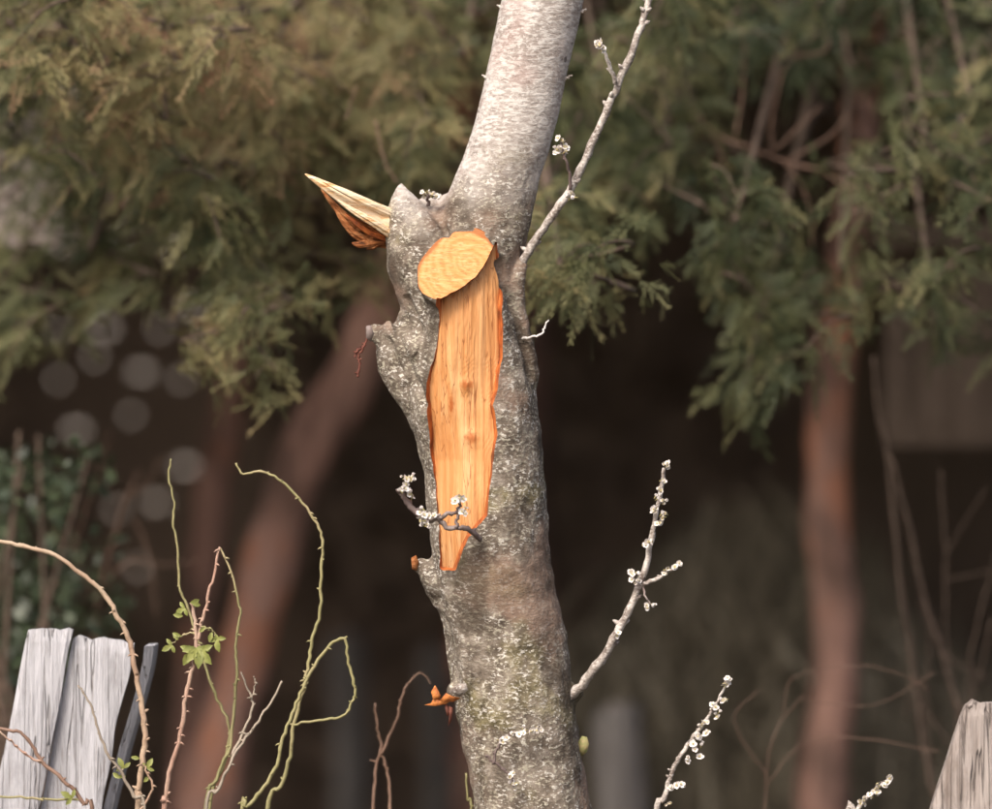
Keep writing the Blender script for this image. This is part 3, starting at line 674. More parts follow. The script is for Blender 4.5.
cane('pinkish thorny cane topped by a tuft of young green leaves', 7.96,
     [(163, 825), (165, 800), (171, 766), (180, 736), (186, 696), (193, 666), (196, 646), (195, 620), (191, 602)], 3.4, 2.0, 'cane_pink', 26,
     sides=[([(198, 640), (203, 618), (208, 598), (215, 570), (220, 547)], 2.0, 1.3, 'cane_pink'), ([(195, 632), (186, 634), (176, 640), (170, 647)], 1.0, .7, 'cane_green'), ([(200, 625), (208, 628), (214, 632), (217, 640)], 1.0, .7, 'cane_green')],
     leaves=[(190, 603, 1, 175, .95), (192, 604, 1, 200, .8), (185, 608, 3, 60, .75), (183, 616, 1, 20, .9), (196, 648, 5, 0, 1.35, -20), (192, 650, 3, 30, 1.1), (202, 650, 3, -35, 1.1), (172, 645, 3, 60, .75), (181, 636, 1, 30, .8), (178, 640, 1, 70, .8), (212, 632, 1, -60, .9), (217, 638, 3, -10, .9), (216, 634, 1, -80, .8), (205, 627, 1, -30, .7)], seed=7)
cane('olive twig with reddish tip bending over behind the leafy cane', 8.02,
     [(204, 825), (216, 780), (230, 746), (234, 706), (237, 673), (236, 646), (240, 617), (238, 597), (229, 567), (220, 548)], 2.4, 1.2, 'cane_green', 8,
     sides=[([(232, 756), (243, 734), (252, 708), (250, 694), (241, 672)], 1.7, .9, 'cane_grey'), ([(251, 700), (255, 684), (254, 676)], .9, .6, 'cane_grey')], seed=9)
cane('slender green twig with wavy tip left of the leafy cane', 8.06,
     [(208, 825), (224, 765), (230, 728), (217, 699), (205, 663), (195, 630), (185, 601), (179, 583), (177, 548), (173, 521), (174, 499), (169, 479), (171, 459)], 2.0, 1.2, 'cane_green', 4, seed=11)
cane('forked pale grey twig leaning right in the middle of the canes', 8.0,
     [(205, 825), (217, 792), (225, 774), (239, 747), (256, 725), (270, 703), (282, 681)], 2.4, 1.3, 'cane_grey', 5, seed=12)
cane('tall green cane with hooked tip, tallest of the canes', 8.0,
     [(266, 825), (281, 787), (290, 756), (294, 725), (303, 690), (308, 668), (312, 641), (320, 614), (321, 583), (322, 548), (319, 528), (303, 503), (281, 481), (263, 472), (243, 474), (236, 463)], 2.7, 1.3, 'cane_green', 8, seed=13)
cane('green and tan twig curling into a loop beside the tall cane', 7.97,
     [(242, 825), (247, 807), (261, 792), (277, 765), (281, 743), (292, 714), (303, 688), (312, 670), (330, 645), (345, 639), (348, 663), (355, 688), (352, 703), (343, 716), (328, 719), (305, 722), (294, 726)], 2.5, 1.5, 'cane_green', 5, seed=15)
cane('brown cane sagging across the foot of the grey boards', 7.82,
     [(92, 830), (83, 803), (67, 783), (43, 763), (32, 746), (20, 733), (0, 728), (-40, 722)], 2.8, 1.8, 'cane_brown', 5, sides=[([(45, 765), (30, 757), (12, 742), (0, 731)], 1.2, .8, 'cane_pink'), ([(82, 800), (50, 799), (20, 797), (-30, 796)], 1.3, 1.0, 'cane_green')], leaves=[(72, 798, 3, 120, .8)], seed=16)
cane('thin pale twig crossing in front of the wider grey board', 7.84,
     [(146, 830), (133, 796), (120, 770), (106, 750), (97, 723), (88, 700), (78, 685)], 2.6, 1.0, 'cane_grey', 3, sides=[([(139, 812), (152, 790), (146, 770), (141, 762)], 1.3, 1.0, 'cane_tan')], seed=17)
cane('brown dead weed stalk with thin forks left of the trunk', 8.3,
     [(372, 830), (376, 773), (381, 746), (377, 725), (375, 703)], 2.2, 1.2, 'cane_brown', 0, sides=[([(379, 756), (396, 723), (401, 700), (407, 684)], 1.6, .9, 'cane_brown'), ([(391, 830), (390, 790), (386, 765), (380, 752)], 1.6, 1.2, 'cane_brown'), ([(378, 762), (370, 760)], 1, .6, 'cane_brown'), ([(407, 684), (421, 673), (432, 684)], .8, .5, 'cane_brown')], name='dead_weed', cat='weed', seed=18)
cane('single green stalk close against the left of the trunk foot', 8.1, [(471, 830), (468, 800), (466, 773)], 2.2, 1.2, 'cane_green', 0, name='green_stalk', cat='stalk', seed=19)

# ------------------------------------------------------------------ weathered boards
def plank(tl, tr, bl, br, th, d, m, parent, name='plank', warp=0.0, jag=.002, dtop=0.0, bevel=.0025, seed=0):
    """tl.. are photo points (x, y, distance offset); front face and thickness th away from the camera"""
    nu, nv = 10, 60; A = [P(q[0], q[1], d + (q[2] if len(q) > 2 else 0)) for q in (tl, tr, bl, br)]
    v = []; f = []
    for side in (0, 1):
        for j in range(nv + 1):
            for i in range(nu + 1):
                u, w = i / nu, j / nv
                p = A[0].lerp(A[1], u).lerp(A[2].lerp(A[3], u), w)
                e = noise.noise(Vector((w * 14, seed + (0 if u < .5 else 5), 1))) * jag * 1.5
                if i in (0, nu): p.x += e
                if j == 0: p.z += jag * 2.2 * noise.noise(Vector((u * 5, seed, 3))) - jag * .8 * (abs(u - .5) * 2) ** 4
                p.y += warp * math.sin(w * 3) + .0012 * noise.noise(Vector((u * 7, w * 9, seed)))
                edge = i in (0, nu) or j in (0, nv)
                p.y += (th - (bevel if edge else 0)) if side else (bevel if edge else 0)
                v.append(p)
    N = (nu + 1) * (nv + 1); ix = lambda s, i, j: s * N + j * (nu + 1) + i
    for j in range(nv):
        for i in range(nu):
            f.append((ix(0, i, j), ix(0, i, j + 1), ix(0, i + 1, j + 1), ix(0, i + 1, j))); f.append((ix(1, i, j), ix(1, i + 1, j), ix(1, i + 1, j + 1), ix(1, i, j + 1)))
    for j in range(nv):
        f.append((ix(0, 0, j), ix(1, 0, j), ix(1, 0, j + 1), ix(0, 0, j + 1))); f.append((ix(0, nu, j), ix(0, nu, j + 1), ix(1, nu, j + 1), ix(1, nu, j)))
    for i in range(nu):
        f.append((ix(0, i, 0), ix(0, i + 1, 0), ix(1, i + 1, 0), ix(1, i, 0))); f.append((ix(0, i, nv), ix(1, i, nv), ix(1, i + 1, nv), ix(0, i + 1, nv)))
    b = MB(); b.v = v; b.f = f; return b.build(name, m, parent, smooth=False)
fd = 8.12; gy = 404.5 + CAM_Z / (S * fd)
fence = thing('leaning_fence', 'leaning remnant of pale grey board fence at lower left', 'fence', P(-80, gy, fd))
plank((28, 629), (73, 629), (-128, gy), (-78, gy), .02, fd - .012, M['board'], fence, seed=1)['label'] = 'narrow taller board on the left'
plank((73, 636), (134, 641), (-77, gy), (-20, gy), .02, fd + .002, M['board'], fence, warp=.01, jag=.004, seed=2)['label'] = 'wider board with worn rounded top'
p3 = [(149, 646, 0), (146, 668, 0), (138, 700, 0), (126, 740, 0), (114, 785, 0), (100, 840, 0), (60, 1000, 0), (-10, gy, 0)]
b = MB(); p_, _ = cr([P(x, y, fd + .03) for x, y, _ in p3], sub=8)
for q in p_:
    for dx, dy in ((-4.5, -.005), (4.5, .01), (5.5, .10), (-3.5, .085)): b.v.append(q + Vector((dx * PX, dy, 0)))
for i in range(len(p_) - 1):
    for k in range(4): b.f.append((i * 4 + k, i * 4 + (k + 1) % 4, i * 4 + 4 + (k + 1) % 4, i * 4 + 4 + k))
b.f += [(0, 1, 2, 3)[::-1], tuple(len(b.v) - 4 + k for k in range(4))]
b.build('plank', M['board'], fence, smooth=False)['label'] = 'warped narrow board seen edge on'
plank((-90, 1050, .04), (60, 1050, .04), (-100, 1110, .04), (50, 1110, .04), .04, fd, M['post'], fence, name='rail', seed=4)
d2 = 7.74; gy2 = 404.5 + CAM_Z / (S * d2)
pt = thing('leaning_board', 'rough streaked wooden board leaning in at the lower right corner', 'board', P(760, gy2, d2))
plank((966, 704), (1046, 700), (712, gy2), (800, gy2), .035, d2, M['post'], pt, jag=.004, seed=8)

# ------------------------------------------------------------------ conifers
def spray(seed):
    r_ = random.Random(seed); q = []
    def strip(p, a, L, w):
        e = (p[0] + math.sin(a) * L, p[1] + math.cos(a) * L); s = (math.cos(a) * w, -math.sin(a) * w)
        q.append([(p[0] - s[0], p[1] - s[1]), (p[0] + s[0], p[1] + s[1]), (e[0] + s[0] * .5, e[1] + s[1] * .5), (e[0] - s[0] * .5, e[1] - s[1] * .5)])
        return e
    p = (0, 0); N = 8
    for k in range(N):
        e = strip(p, r_.uniform(-.16, .16), 1 / N, .011); t = (k + .5) / N
        for s in (-1, 1):
            if r_.random() < .18: continue
            L = (.42 * (1 - t) + .10) * r_.uniform(.5, 1.3); aa = s * r_.uniform(.45, .8)
            m = p; seg = 3 if L > .3 else 2
            for i in range(seg):
                m2 = strip(m, aa * (1 - .18 * i), L / seg, .0105)
                for s2 in (-1, 1):
                    if r_.random() < .7: strip(m, aa + s2 * r_.uniform(.4, .7), L * .30 * r_.uniform(.5, 1.3), .0105)
                m = m2
        p = e
    return np.array(q).reshape(-1, 2)
SPR = [spray(i) for i in range(5)]

def fan(dirs, pos, scale, tint, roll, droop):
    """sprays as one array of vertices"""
    V = []; T = []
    for i in range(len(pos)):
        bs = SPR[rng.integers(len(SPR))]; d = dirs[i] / np.linalg.norm(dirs[i])
        ref = np.array([0, 0, 1.0]) if abs(d[2]) < .9 else np.array([0, 1.0, 0])
        s = np.cross(d, ref); s /= np.linalg.norm(s); n = np.cross(s, d)
        c, sn = math.cos(roll[i]), math.sin(roll[i]); s2 = s * c + n * sn; n2 = np.cross(s2, d)
        sc = scale[i]; r = bs[:, 0:1]; t = bs[:, 1:2]
        bend = -droop[i] * t * t
        v = pos[i] + sc * (r * s2 + t * d + np.abs(r) * n2 * .25 + bend * np.array([[0, 0, 1.0]]))
        V.append(v); T.append(np.full(len(v), tint[i]) + np.clip(t[:, 0] - .45, 0, 1) * .30 - .04)  # tint rises toward the spray tips as a painted highlight
    return V, T

def limb_curve(a, b, sag=.1):
    m = (a + b) / 2 + Vector((0, 0, sag)); return cr([a, m, b], sub=5)[0]

def conifer(label, base, trunk_pts, blobs, name='conifer_tree', bark='conifer_bark', top_z=5.6, crown_r=2.3, ncoarse=900, zlow=2.75, limbs=True, group='conifers behind the pruned tree', crown_off=(0, 0)):
    t = thing(name, label, 'tree', base, group)
    p, r = cr([q for q, _ in trunk_pts], [r for _, r in trunk_pts], 6)
    MB().tube(p, r, 14, wob=.25).build('trunk', M[bark], t)
    tp = p[-1]
    V = []; T = []; tw = MB()
    for (cx, cy, rx, ry, d0, d1, n, tint) in blobs:
        cc = P(cx, cy - ry * .5, (d0 + d1) / 2)
        hub = min(p, key=lambda q: abs(q.z - (cc.z + .5)))
        if limbs:
            tw.tube(limb_curve(hub, cc, .25), list(np.linspace(.012, .005, 11)), 6)
        for _ in range(n):
            a = random.uniform(0, 6.28); k = math.sqrt(random.random())
            e = P(cx + rx * k * math.cos(a), cy + ry * k * math.sin(a), random.uniform(d0, d1))
            st = e + Vector((random.choice((-1, 1)) * random.uniform(.03, .11), random.uniform(-.02, .12), random.uniform(-.01, .09)))
            c_ = cr([cc.lerp(st, .35), st, (st + e) / 2 + Vector((0, -.02, .02)), e], sub=3)[0]
            tw.tube(c_, list(np.linspace(.0042, .0016, len(c_))), 4, cap=False)
            bt = tint + random.gauss(0, .10); m = random.randint(15, 22)
            pos = []; dirs = []
            for i in range(m):
                u = .3 + .7 * i / (m - 1); j = u * (len(c_) - 1); i0 = min(int(j), len(c_) - 2); q = c_[i0].lerp(c_[i0 + 1], j - i0)
                ax = (c_[i0 + 1] - c_[i0]).normalized()
                dv = ax * .45 + Vector((random.uniform(-1, 1), random.uniform(-.6, .2), random.uniform(-.85, .4))) + Vector((0, 0, -.12)); pos.append(q + Vector((random.gauss(0, .022), random.gauss(0, .03), random.gauss(0, .022)))); dirs.append(dv)
            v, tt = fan(np.array([tuple(x) for x in dirs]), np.array([tuple(x) for x in pos]), rng.uniform(.035, .095, m), np.clip(bt + rng.normal(0, .09, m), 0, 1), rng.normal(1.2, .6, m), rng.uniform(-.1, .45, m))
            V += v; T += tt
    if V:
        v = np.concatenate(V); np_mesh('foliage', v, np.arange(len(v)).reshape(-1, 4), M['conifer'], t, np.concatenate(T))['kind'] = 'stuff'
    if tw.v: tw.build('twigs', M['conifer_twig'], t)['kind'] = 'stuff'
    # upper crown, above the picture: large flat sprays through a rounded volume
    if ncoarse:
        k = ncoarse; a = rng.uniform(0, 6.28, k); h = rng.random(k) ** .8; rad = crown_r * np.sqrt(rng.random(k)) * (1 - .75 * h)
        c = np.stack([tp.x + crown_off[0] + rad * np.cos(a), tp.y + crown_off[1] + rad * np.sin(a), zlow + h * (top_z - zlow)], 1)
        dirs = np.stack([np.cos(a) + rng.normal(0, .4, k), np.sin(a) + rng.normal(0, .4, k), rng.normal(-.3, .3, k)], 1)
        V, T = [], []
        for i in range(k):
            d = dirs[i] / np.linalg.norm(dirs[i]); s = np.cross(d, [0, 0, 1.0]); s /= np.linalg.norm(s); L = rng.uniform(.28, .5); w = L * .2
            for (o_, l_, w_) in ((0, 1, 1), (-.55, .75, .8), (.55, .75, .8)):
                dd = d + s * o_; q = c[i]; ss = np.cross(dd, [0, .1, 1.0]); ss /= np.linalg.norm(ss)
                V.append(np.array([q - ss * w * w_ * .4, q + dd * L * l_ * .5 - ss * w * w_, q + dd * L * l_ + [0, 0, -.05], q + dd * L * l_ * .5 + ss * w * w_])); T.append(np.full(4, rng.uniform(.05, .6)))
        v = np.concatenate(V); np_mesh('crown', v, np.arange(len(v)).reshape(-1, 4), M['conifer'], t, np.concatenate(T))['kind'] = 'stuff'
    return t

def trunk(pts, d):   # photo points (x, y, radius px at that distance)
    return [(P(x, y, d), r * S * d) for x, y, r in pts]
def to_ground(x, d): return P(x, 404.5 + CAM_Z / (S * d), d)

dA = 11.9
conifer('conifer with slanting reddish trunk left of the pruned tree', to_ground(80, dA),
        trunk([(80, 404.5 + CAM_Z / (S * dA), 52), (165, 900, 34), (208, 809, 31), (236, 690, 28), (262, 590, 28), (300, 470, 28), (345, 390, 28), (385, 300, 26), (430, 150, 26), (500, -150, 22), (540, -500, 14)], dA),
        [(290, 55, 110, 90, 9.0, 9.9, 26, .76), (385, 90, 95, 95, 9.0, 9.9, 24, .68), (300, 190, 100, 60, 9.1, 9.8, 11, .68), (410, 190, 70, 50, 9.1, 9.6, 9, .5), (375, 275, 35, 40, 9.3, 9.6, 4, .62), (225, 120, 70, 70, 9.0, 9.6, 12, .70)])
dB = 12.8
conifer('conifer with thin dim brown trunk and glow-tinted drooping sprays at upper left', to_ground(195, dB),
        trunk([(170, 404.5 + CAM_Z / (S * dB), 30), (180, 900, 20), (196, 650, 18), (212, 500, 18), (232, 380, 17), (255, 250, 17), (262, 80, 15), (260, -300, 12)], dB),
        [(0, 320, 32, 70, 9.2, 9.8, 8, .34), (215, 225, 30, 40, 8.7, 9.1, 4, .5), (50, 30, 110, 70, 8.6, 9.1, 22, .62), (160, 60, 90, 60, 8.6, 9.2, 20, .72), (125, 145, 65, 55, 8.7, 9.3, 10, .62), (200, 200, 50, 40, 8.9, 9.4, 7, .42), (235, 255, 48, 45, 8.8, 9.3, 8, .48), (240, 345, 30, 40, 8.7, 9.0, 6, .62), (10, 95, 45, 50, 9.1, 9.6, 8, .5), (35, 195, 40, 35, 9.3, 9.8, 6, .35), (70, 160, 30, 50, 9.2, 9.7, 5, .4), (90, 265, 55, 30, 9.1, 9.6, 5, .36), (180, 130, 60, 60, 9.4, 10, 9, .6)], crown_off=(-.6, 0))  # upper-left tints are dry leaf colour plus a hazy glow painted in
dC = 12.1
conifer('conifer with straight reddish trunk and orange bark scars at right', to_ground(822, dC),
        trunk([(815, 404.5 + CAM_Z / (S * dC), 44), (820, 900, 29), (826, 760, 25), (836, 620, 24), (828, 520, 22), (828, 430, 21), (836, 340, 22), (850, 240, 19), (860, 120, 19), (866, -100, 17), (870, -500, 12)], dC),
        [(735, 245, 55, 45, 8.8, 9.4, 9, .40), (765, 335, 45, 45, 9.0, 9.6, 8, .31), (748, 385, 22, 25, 9.0, 9.4, 3, .36), (840, 285, 20, 30, 9.2, 9.8, 1, .5), (930, 205, 62, 70, 8.8, 9.4, 12, .34), (930, 300, 50, 40, 8.8, 9.4, 6, .42), (950, 60, 90, 80, 9.4, 10.4, 14, .2), (840, 40, 80, 60, 9.6, 10.4, 9, .16), (740, 30, 70, 60, 9.2, 10, 9, .24), (970, 130, 50, 70, 8.9, 9.5, 7, .36)])
dD = 12.4
conifer('conifer showing hanging green sprays just right of the pruned trunk', to_ground(500, dD),
        trunk([(500, 404.5 + CAM_Z / (S * dD), 34), (500, 700, 17), (490, 400, 16), (500, 100, 15), (560, -300, 12)], dD),
        [(560, 285, 26, 38, 8.45, 8.7, 7, .55), (600, 120, 70, 100, 9.2, 9.9, 15, .36), (660, 80, 70, 100, 9.2, 10, 14, .27), (545, 225, 35, 50, 8.8, 9.2, 6, .48), (640, 180, 50, 40, 9.3, 10, 5, .4), (700, 150, 50, 60, 9.3, 10, 7, .4), (670, 10, 60, 60, 9, 9.6, 8, .46), (470, 60, 80, 80, 9.3, 10, 14, .48)], crown_off=(0, -.4))
# second row, grey stems far back
def far_post(x, top, d, r, lab):
    g = 404.5 + CAM_Z / (S * d); R = r * S * d; t = thing('wooden_post', lab, 'post', P(x, g, d), 'old posts standing far back')
    a, b_ = P(x, g, d), P(x - 3, top, d); p, rr = cr([a, a.lerp(b_, .5) + Vector((.01, 0, 0)), b_ - Vector((0, 0, .03)), b_], [R * 1.08, R * 1.02, R, R * .7], 6)
    MB().tube(p, rr, 12, wob=.2).build('shaft', M['pale_post'], t)
    MB().tube([b_ + Vector((0, 0, -.002)), b_ + Vector((0, 0, .02))], [R * .66, R * .3], 12).build('worn_top', M['post'], t)
far_post(350, 640, 16.8, 19, 'dim grey post far back, left of the trunk foot')
far_post(436, 655, 17.2, 14, 'dim grey post far back, close beside the left of the trunk foot')
far_post(621, 712, 12.2, 26, 'broad pale grey post far back, right of the trunk foot')
for x, y in ((-4.6, 12.5), (4.4, 12.8), (-5.0, 16.5), (4.8, 16.6), (-2.2, 17.6), (2.2, 17.8), (-7.2, 14.5), (7.0, 14.6), (.02, 15.6)):  # unseen trees, added so their canopy darkens the background
    conifer('unseen conifer added so its crown shades the background', (x, y, 0), [(Vector((x, y, 0)), .16), (Vector((x, y, 2)), .13), (Vector((x, y, 5)), .06)], [], ncoarse=950, crown_r=3.0, zlow=2.2 if abs(x) > 3 else 2.95, group='unseen conifers added for shade')

# bare limbs in front of the right conifer
def twig_thing(label, d, runs, mk, name='bare_branch', cat='branch', group=None, base=None):
    q = runs[0][0]; t = thing(name, label, cat, base if base is not None else P(q[0][0], q[0][1], d), group)
    for pts, a, b_ in runs: stem([(x, y) for x, y in pts], a * .62, b_ * .62, M[mk], 'stem', t, d, nodes=3)
    return t
twig_thing('bare forked grey limb against dark foliage at upper right', 9.6,
    [([(875, 191), (845, 184), (822, 172), (785, 161), (744, 146), (710, 131), (690, 105)], 3.6, 2), ([(785, 163), (804, 191), (811, 214), (813, 250)], 2.4, 1.4), ([(790, 160), (815, 145), (837, 129), (850, 110)], 2.2, 1.2), ([(775, 150), (798, 128), (822, 105)], 1.8, 1), ([(848, 186), (828, 198), (814, 212)], 2, 1.2), ([(712, 132), (725, 169), (732, 206), (721, 240)], 1.8, 1), ([(850, 186), (851, 220)], 1.5, 1), ([(772, 155), (773, 110), (790, 60), (826, 50), (826, 10)], 2, 1), ([(735, 140), (745, 60), (740, 0)], 2, 1.2)], 'cane_brown')
twig_thing('pale bare twigs tangled in the sprays at the top left corner', 8.95,
    [([(63, -20), (66, 20), (72, 45), (85, 66)], 1.9, 1.2), ([(48, 20), (62, 8), (95, 18), (120, 40), (138, 52)], 2.0, 1.2), ([(82, -10), (80, 25), (88, 50), (95, 58)], 1.6, 1), ([(46, 60), (50, 20), (30, 0)], 1.6, 1), ([(105, -10), (100, 15), (125, 15)], 1.3, .9)], 'cane_tan')
twig_thing('grey bare twig curving down beside the pale siding at left', 9.2, [([(104, 80), (104, 105), (102, 133), (90, 163), (63, 197), (40, 225)], 2.6, 1.4), ([(70, 190), (62, 160)], 1.4, .8)], 'cane_brown')
twig_thing('thin brown twig hanging behind the splinter', 8.9, [([(375, 120), (380, 145), (388, 168), (398, 184)], 1.6, 1.1), ([(345, 120), (352, 100), (356, 85)], 1.4, .9)], 'cane_brown')
dS = 9.7
twig_thing('tangle of bare brown stems behind the board at lower right', dS,
    [([(945, 404.5 + CAM_Z / (S * dS)), (940, 850), (931, 784), (924, 747), (917, 700), (909, 640), (901, 590), (894, 524), (887, 450), (877, 410), (874, 357)], 6.5, 3.6),
     ([(985, 404.5 + CAM_Z / (S * dS)), (975, 800), (961, 714), (951, 687), (938, 640), (924, 600), (911, 534), (901, 497), (891, 457)], 6.0, 3.2),
     ([(1000, 850), (969, 700), (976, 630), (991, 573), (1010, 500)], 2.6, 1.8), ([(975, 900), (958, 730), (946, 640), (945, 540), (940, 470)], 2.8, 1.6), ([(930, 760), (925, 690), (930, 640), (920, 600)], 2.4, 1.4),
     ([(945, 580), (970, 575), (1000, 570)], 1.6, 1), ([(940, 650), (960, 665), (990, 680)], 2.2, 1.4), ([(992, 620), (975, 690), (965, 720)], 2.2, 1.4), ([(918, 700), (940, 730), (960, 760)], 3, 1.8), ([(905, 720), (912, 670)], 2, 1.2),
     ([(945, 555), (960, 530), (985, 490)], 1.6, 1)], 'conifer_twig', 'bare_shrub', 'shrub', base=to_ground(945, dS))
twig_thing('fine looping brown vine crossing the reddish trunk at lower right', 8.75,
    [([(764, 404.5 + CAM_Z / (S * 8.75)), (762, 900), (766, 787), (770, 747), (784, 717), (804, 694)], 1.2, .6), ([(784, 717), (787, 687), (800, 674), (834, 667), (874, 667), (907, 677), (930, 690)], .65, .5), ([(800, 698), (827, 704), (861, 706), (891, 699), (914, 684), (935, 672)], .65, .5), ([(766, 787), (800, 745), (845, 737), (905, 745), (940, 752)], .8, .6), ([(767, 775), (745, 745), (735, 715), (760, 690)], .8, .5)], 'cane_brown', 'vine', 'vine', base=to_ground(764, 8.75))
dS2 = 9.9
twig_thing('fine dark twigs of a dry bush at middle left', dS2,
    [([(60, 404.5 + CAM_Z / (S * dS2)), (90, 700), (100, 590), (112, 545), (125, 500), (140, 470)], 3, 1.2), ([(125, 500), (150, 480), (160, 455)], 1.2, .8), ([(100, 590), (130, 560), (165, 565), (200, 560)], 1.8, 1), ([(135, 520), (150, 560), (155, 620)], 1.6, 1), ([(70, 560), (85, 510), (100, 470), (110, 430)], 1.5, .8), ([(95, 600), (75, 560), (40, 520)], 1.5, .8)], 'cane_brown', 'bare_shrub', 'shrub', base=to_ground(60, dS2))

# ------------------------------------------------------------------ leaves in bulk
def leaf_cloud(n, sample, size, tint, aspect=.5, shape=6):
    """n oval leaves as quads pairs"""
    V = []; T = []; F = []
    for i in range(n):
        c = np.array(sample()); d = rng.normal(0, 1, 3); d /= np.linalg.norm(d); s = np.cross(d, rng.normal(0, 1, 3)); s /= np.linalg.norm(s); nn = np.cross(s, d)
        L = size * rng.uniform(.6, 1.25); w = L * aspect * .5; b0 = i * 6
        V += [c, c + d * L * .35 + s * w + nn * w * .3, c + d * L * .75 + s * w * .75 + nn * w * .2, c + d * L, c + d * L * .75 - s * w * .75 + nn * w * .2, c + d * L * .35 - s * w + nn * w * .3]
        T += [tint()] * 6; F += [(b0, b0 + 1, b0 + 4, b0 + 5), (b0 + 1, b0 + 2, b0 + 3, b0 + 4)]
    return np.array(V), np.array(F), np.array(T)

def in_blobs(blobs):
    w = np.array([b[2] * b[3] for b in blobs], float); w /= w.sum()
    def f():
        b = blobs[rng.choice(len(blobs), p=w)]; a = rng.uniform(0, 6.28); k = math.sqrt(rng.random())
        return tuple(P(b[0] + b[2] * k * math.cos(a), b[1] + b[3] * k * math.sin(a), rng.uniform(b[4], b[5])))
    return f
sh = thing('evergreen_shrub', 'glossy dark green broadleaf shrub behind the grey boards at left', 'shrub', to_ground(10, 9.5))
v, f, tt = leaf_cloud(1900, in_blobs([(10, 560, 70, 110, 9.6, 10.4), (50, 475, 60, 40, 9.4, 9.9), (90, 470, 30, 20, 9.3, 9.7), (40, 620, 90, 70, 9.6, 10.4), (10, 700, 60, 120, 9.6, 10.4), (100, 560, 15, 35, 9.4, 9.8), (-60, 580, 90, 150, 9.6, 10.4)]), .026, lambda: rng.beta(1.6, 2.6), .55)
np_mesh('foliage', v, f, M['shrub'], sh, tt)['kind'] = 'stuff'
b = MB()
for k in range(7):
    e = P(random.uniform(-80, 100), random.uniform(430, 560), 9.6); c_, r_ = cr([Vector((sh.location.x + random.uniform(-.1, .1), 9.5, 0)), Vector((sh.location.x + random.uniform(-.2, .2), 9.6, .6)), e], [.011, .008, .003], 5); MB().tube(c_, r_, 6).build('stem', M['conifer_twig'], sh)

# dry brush bank, centre right
def brush():
    V = []; T = []
    for i in range(6500):
        x = rng.normal(740, 75) if rng.random() < .6 else rng.uniform(560, 1000); d = rng.uniform(12.3, 14.2)
        top = 500 + 300 * rng.random() ** .8 + 90 * noise.noise(Vector((x * .012, 3, d))) + max(0, abs(x - 745) - 60) * .9
        a = P(x, top, d); L = rng.uniform(.05, .22); sw = rng.normal(0, .07)
        w = rng.uniform(.002, .007); c = np.array(tuple(a)); e = c + np.array([sw, rng.normal(0, .03), -L]); V.append(np.array([c - [w * .3, 0, 0], c + [w * .3, 0, 0], e + [w, w * .5, 0], e - [w, w * .5, 0]])); T.append(np.full(4, rng.beta(1.4, 2.0)))
        if e[2] > .1 and i % 6 == 0:
            g = np.array([e[0] + rng.normal(0, .15), e[1] + .02, 0]); V.append(np.array([e - [w * .6, 0, 0], e + [w * .6, 0, 0], g + [w, 0, 0], g - [w, 0, 0]])); T.append(np.full(4, .3))
    v = np.concatenate(V); o = np_mesh('dry_brush', v, np.arange(len(v)).reshape(-1, 4), M['brush'], None, np.concatenate(T))
    tag(o, 'mass of dry grey stalks under the conifers at lower right', 'brush', kind='stuff')
brush()

# tall far hedge with small gaps
HD = 19.0
HOLES = [(75, 432), (60, 330), (205, 345), (105, 330), (160, 330), (212, 505), (158, 505), (60, 380), (120, 235), (60, 240), (170, 250), (95, 360), (138, 372), (183, 382), (133, 415), (187, 468), (230, 440), (140, 195), (188, 306), (118, 508), (135, 570), (176, 225)]
hw = [(P(x, y, HD).x, P(x, y, HD).z) for x, y in HOLES]
def hedge():
    h = thing('tall_hedge', 'tall dim brown hedge closing the gloom behind the conifers', 'hedge', (0, HD, 0))
    xs = np.arange(-9, 9.01, .025); zs = np.arange(0, 4.2, .025)
    X, Z = np.meshgrid(xs, zs); Y = np.full_like(X, HD + .05)
    v = np.stack([X, Y, Z], -1).reshape(-1, 3); nx = len(xs)
    i = (np.arange(len(zs) - 1)[:, None] * nx + np.arange(nx - 1)[None]).ravel()
    cx, cz = v[i, 0] + .0125, v[i, 2] + .0125; keep = np.ones(len(i), bool)
    for k, (hx, hz) in enumerate(hw): keep &= ~((np.abs(cx - hx) < (.0126 if k % 3 else .025)) & (np.abs(cz - hz) < .0126))
    i = i[keep]; np_mesh('inner_growth', v, np.stack([i, i + 1, i + nx + 1, i + nx], 1), M['hedge'], h, np.full(len(v), .3))
    def smp():
        while True:
            p = (rng.uniform(-9, 9) if rng.random() < .4 else rng.uniform(-2.2, 2.2), HD - abs(rng.normal(0, .25)), rng.uniform(0, 4.3))
            if all((p[0] - a) ** 2 + (p[2] - b_) ** 2 > .16 ** 2 for a, b_ in hw): return p
    v, f, tt = leaf_cloud(9000, smp, .11, lambda: rng.beta(2, 2.5), .6); np_mesh('foliage', v, f, M['hedge'], h, tt)['kind'] = 'stuff'
hedge()

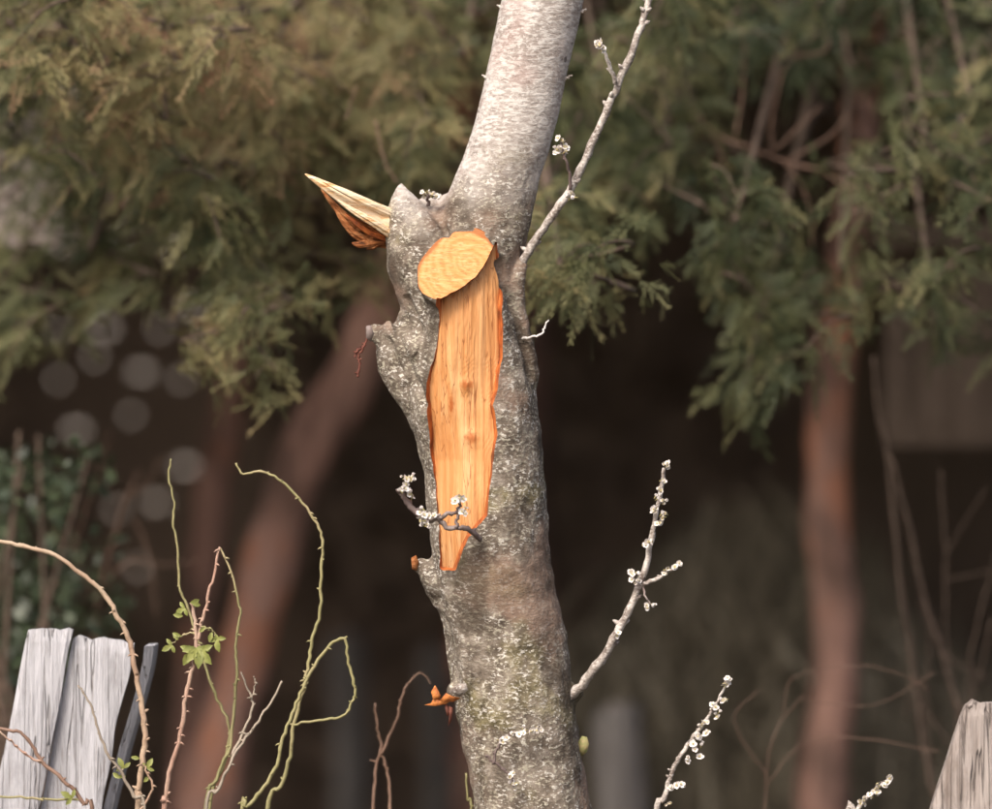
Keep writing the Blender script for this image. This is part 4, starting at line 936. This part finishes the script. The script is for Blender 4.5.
# ------------------------------------------------------------------ buildings glimpsed behind
def boards_wall(parent, x0, x1, y, z0, z1, step, m, name='siding_board'):
    z = z1
    while z > z0 + .02:
        zl = max(z0, z - step + .006); b = MB(); b.box((x0, y, zl), (x1, y + .02, z)); b.v[0].y -= .012; b.v[1].y -= .012
        b.build(name, m, parent, smooth=False); z -= step
d = 10.3
lx0, lx1 = P(-420, 0, d).x, P(60, 0, d).x; zt, zb = P(0, 40, d).z, P(0, 256, d).z
s1 = thing('pale_shed', 'pale pinkish siding of a small open shed at the left edge', 'shed', ((lx0 + lx1) / 2, d, 0))
boards_wall(s1, lx0, lx1, d, zb, zt, .13, M['pale_board'])
MB().box((lx0 - .05, d - .2, zt + .002), (lx1 + .16, d + 1.8, zt + .05)).build('roof', M['dark_board'], s1, False)
for x in (lx0 + .06, lx1 - .75): MB().box((x - .02, d + .03, 0), (x + .02, d + .07, zt)).build('post', M['dark_board'], s1, False)
MB().box((lx0, d + 1.7, 0), (lx1 - .36, d + 1.73, zt)).build('back_wall', M['dark_board'], s1, False)
MB().box((lx1 + .003, d - .06, P(0, 103, d).z), (lx1 + .14, d + .3, P(0, 86, d).z)).build('ledge', M['grey_bark'], s1, False)
d = 11.9
rx0, rx1 = P(884, 0, d).x, P(1500, 0, d).x; zb, zt = P(0, 446, d).z, P(0, 250, d).z
s2 = thing('lean_to', 'dark brown lean-to fascia behind the stems at the right edge', 'shed', ((rx0 + rx1) / 2, d, 0))
MB().box((rx0, d, zb), (rx1, d + .03, (zb + zt) / 2 - .004)).build('fascia_board', M['dark_board'], s2, False)
MB().box((rx0 + .004, d, (zb + zt) / 2), (rx1, d + .03, zt)).build('fascia_board', M['dark_board'], s2, False)
MB().box((rx0 - .03, d - .1, zt + .003), (rx1 + .1, d + 2.6, zt + .06)).build('roof', M['dark_board'], s2, False)
for x in (rx0 + .9, rx1 - .1): MB().box((x - .05, d + .04, 0), (x + .05, d + .14, zt)).build('post', M['dark_board'], s2, False)
MB().box((rx0, d + 2.4, 0), (rx1, d + 2.43, zt)).build('back_wall', M['dark_board'], s2, False)
# pale house beyond the hedge, seen through its gaps
h = thing('house', 'pale house wall glimpsed as soft dots through the hedge', 'house', (-3.5, 26, 0))
MB().box((-9, 26, 0), (3.5, 32, 5)).build('wall', mat_plain('render_wall', (.36, .33, .30), (.42, .39, .36), 4, .9, bump=.1), h, False)
b = MB(); b.v = [Vector(q) for q in ((-9.4, 25.6, 5), (3.9, 25.6, 5), (3.9, 32.4, 5), (-9.4, 32.4, 5), (-9.4, 29, 7.4), (3.9, 29, 7.4))]
b.f = [(0, 1, 5, 4), (2, 3, 4, 5), (0, 4, 3), (1, 2, 5), (3, 2, 1, 0)]; b.build('roof', M['dark_board'], h, False)
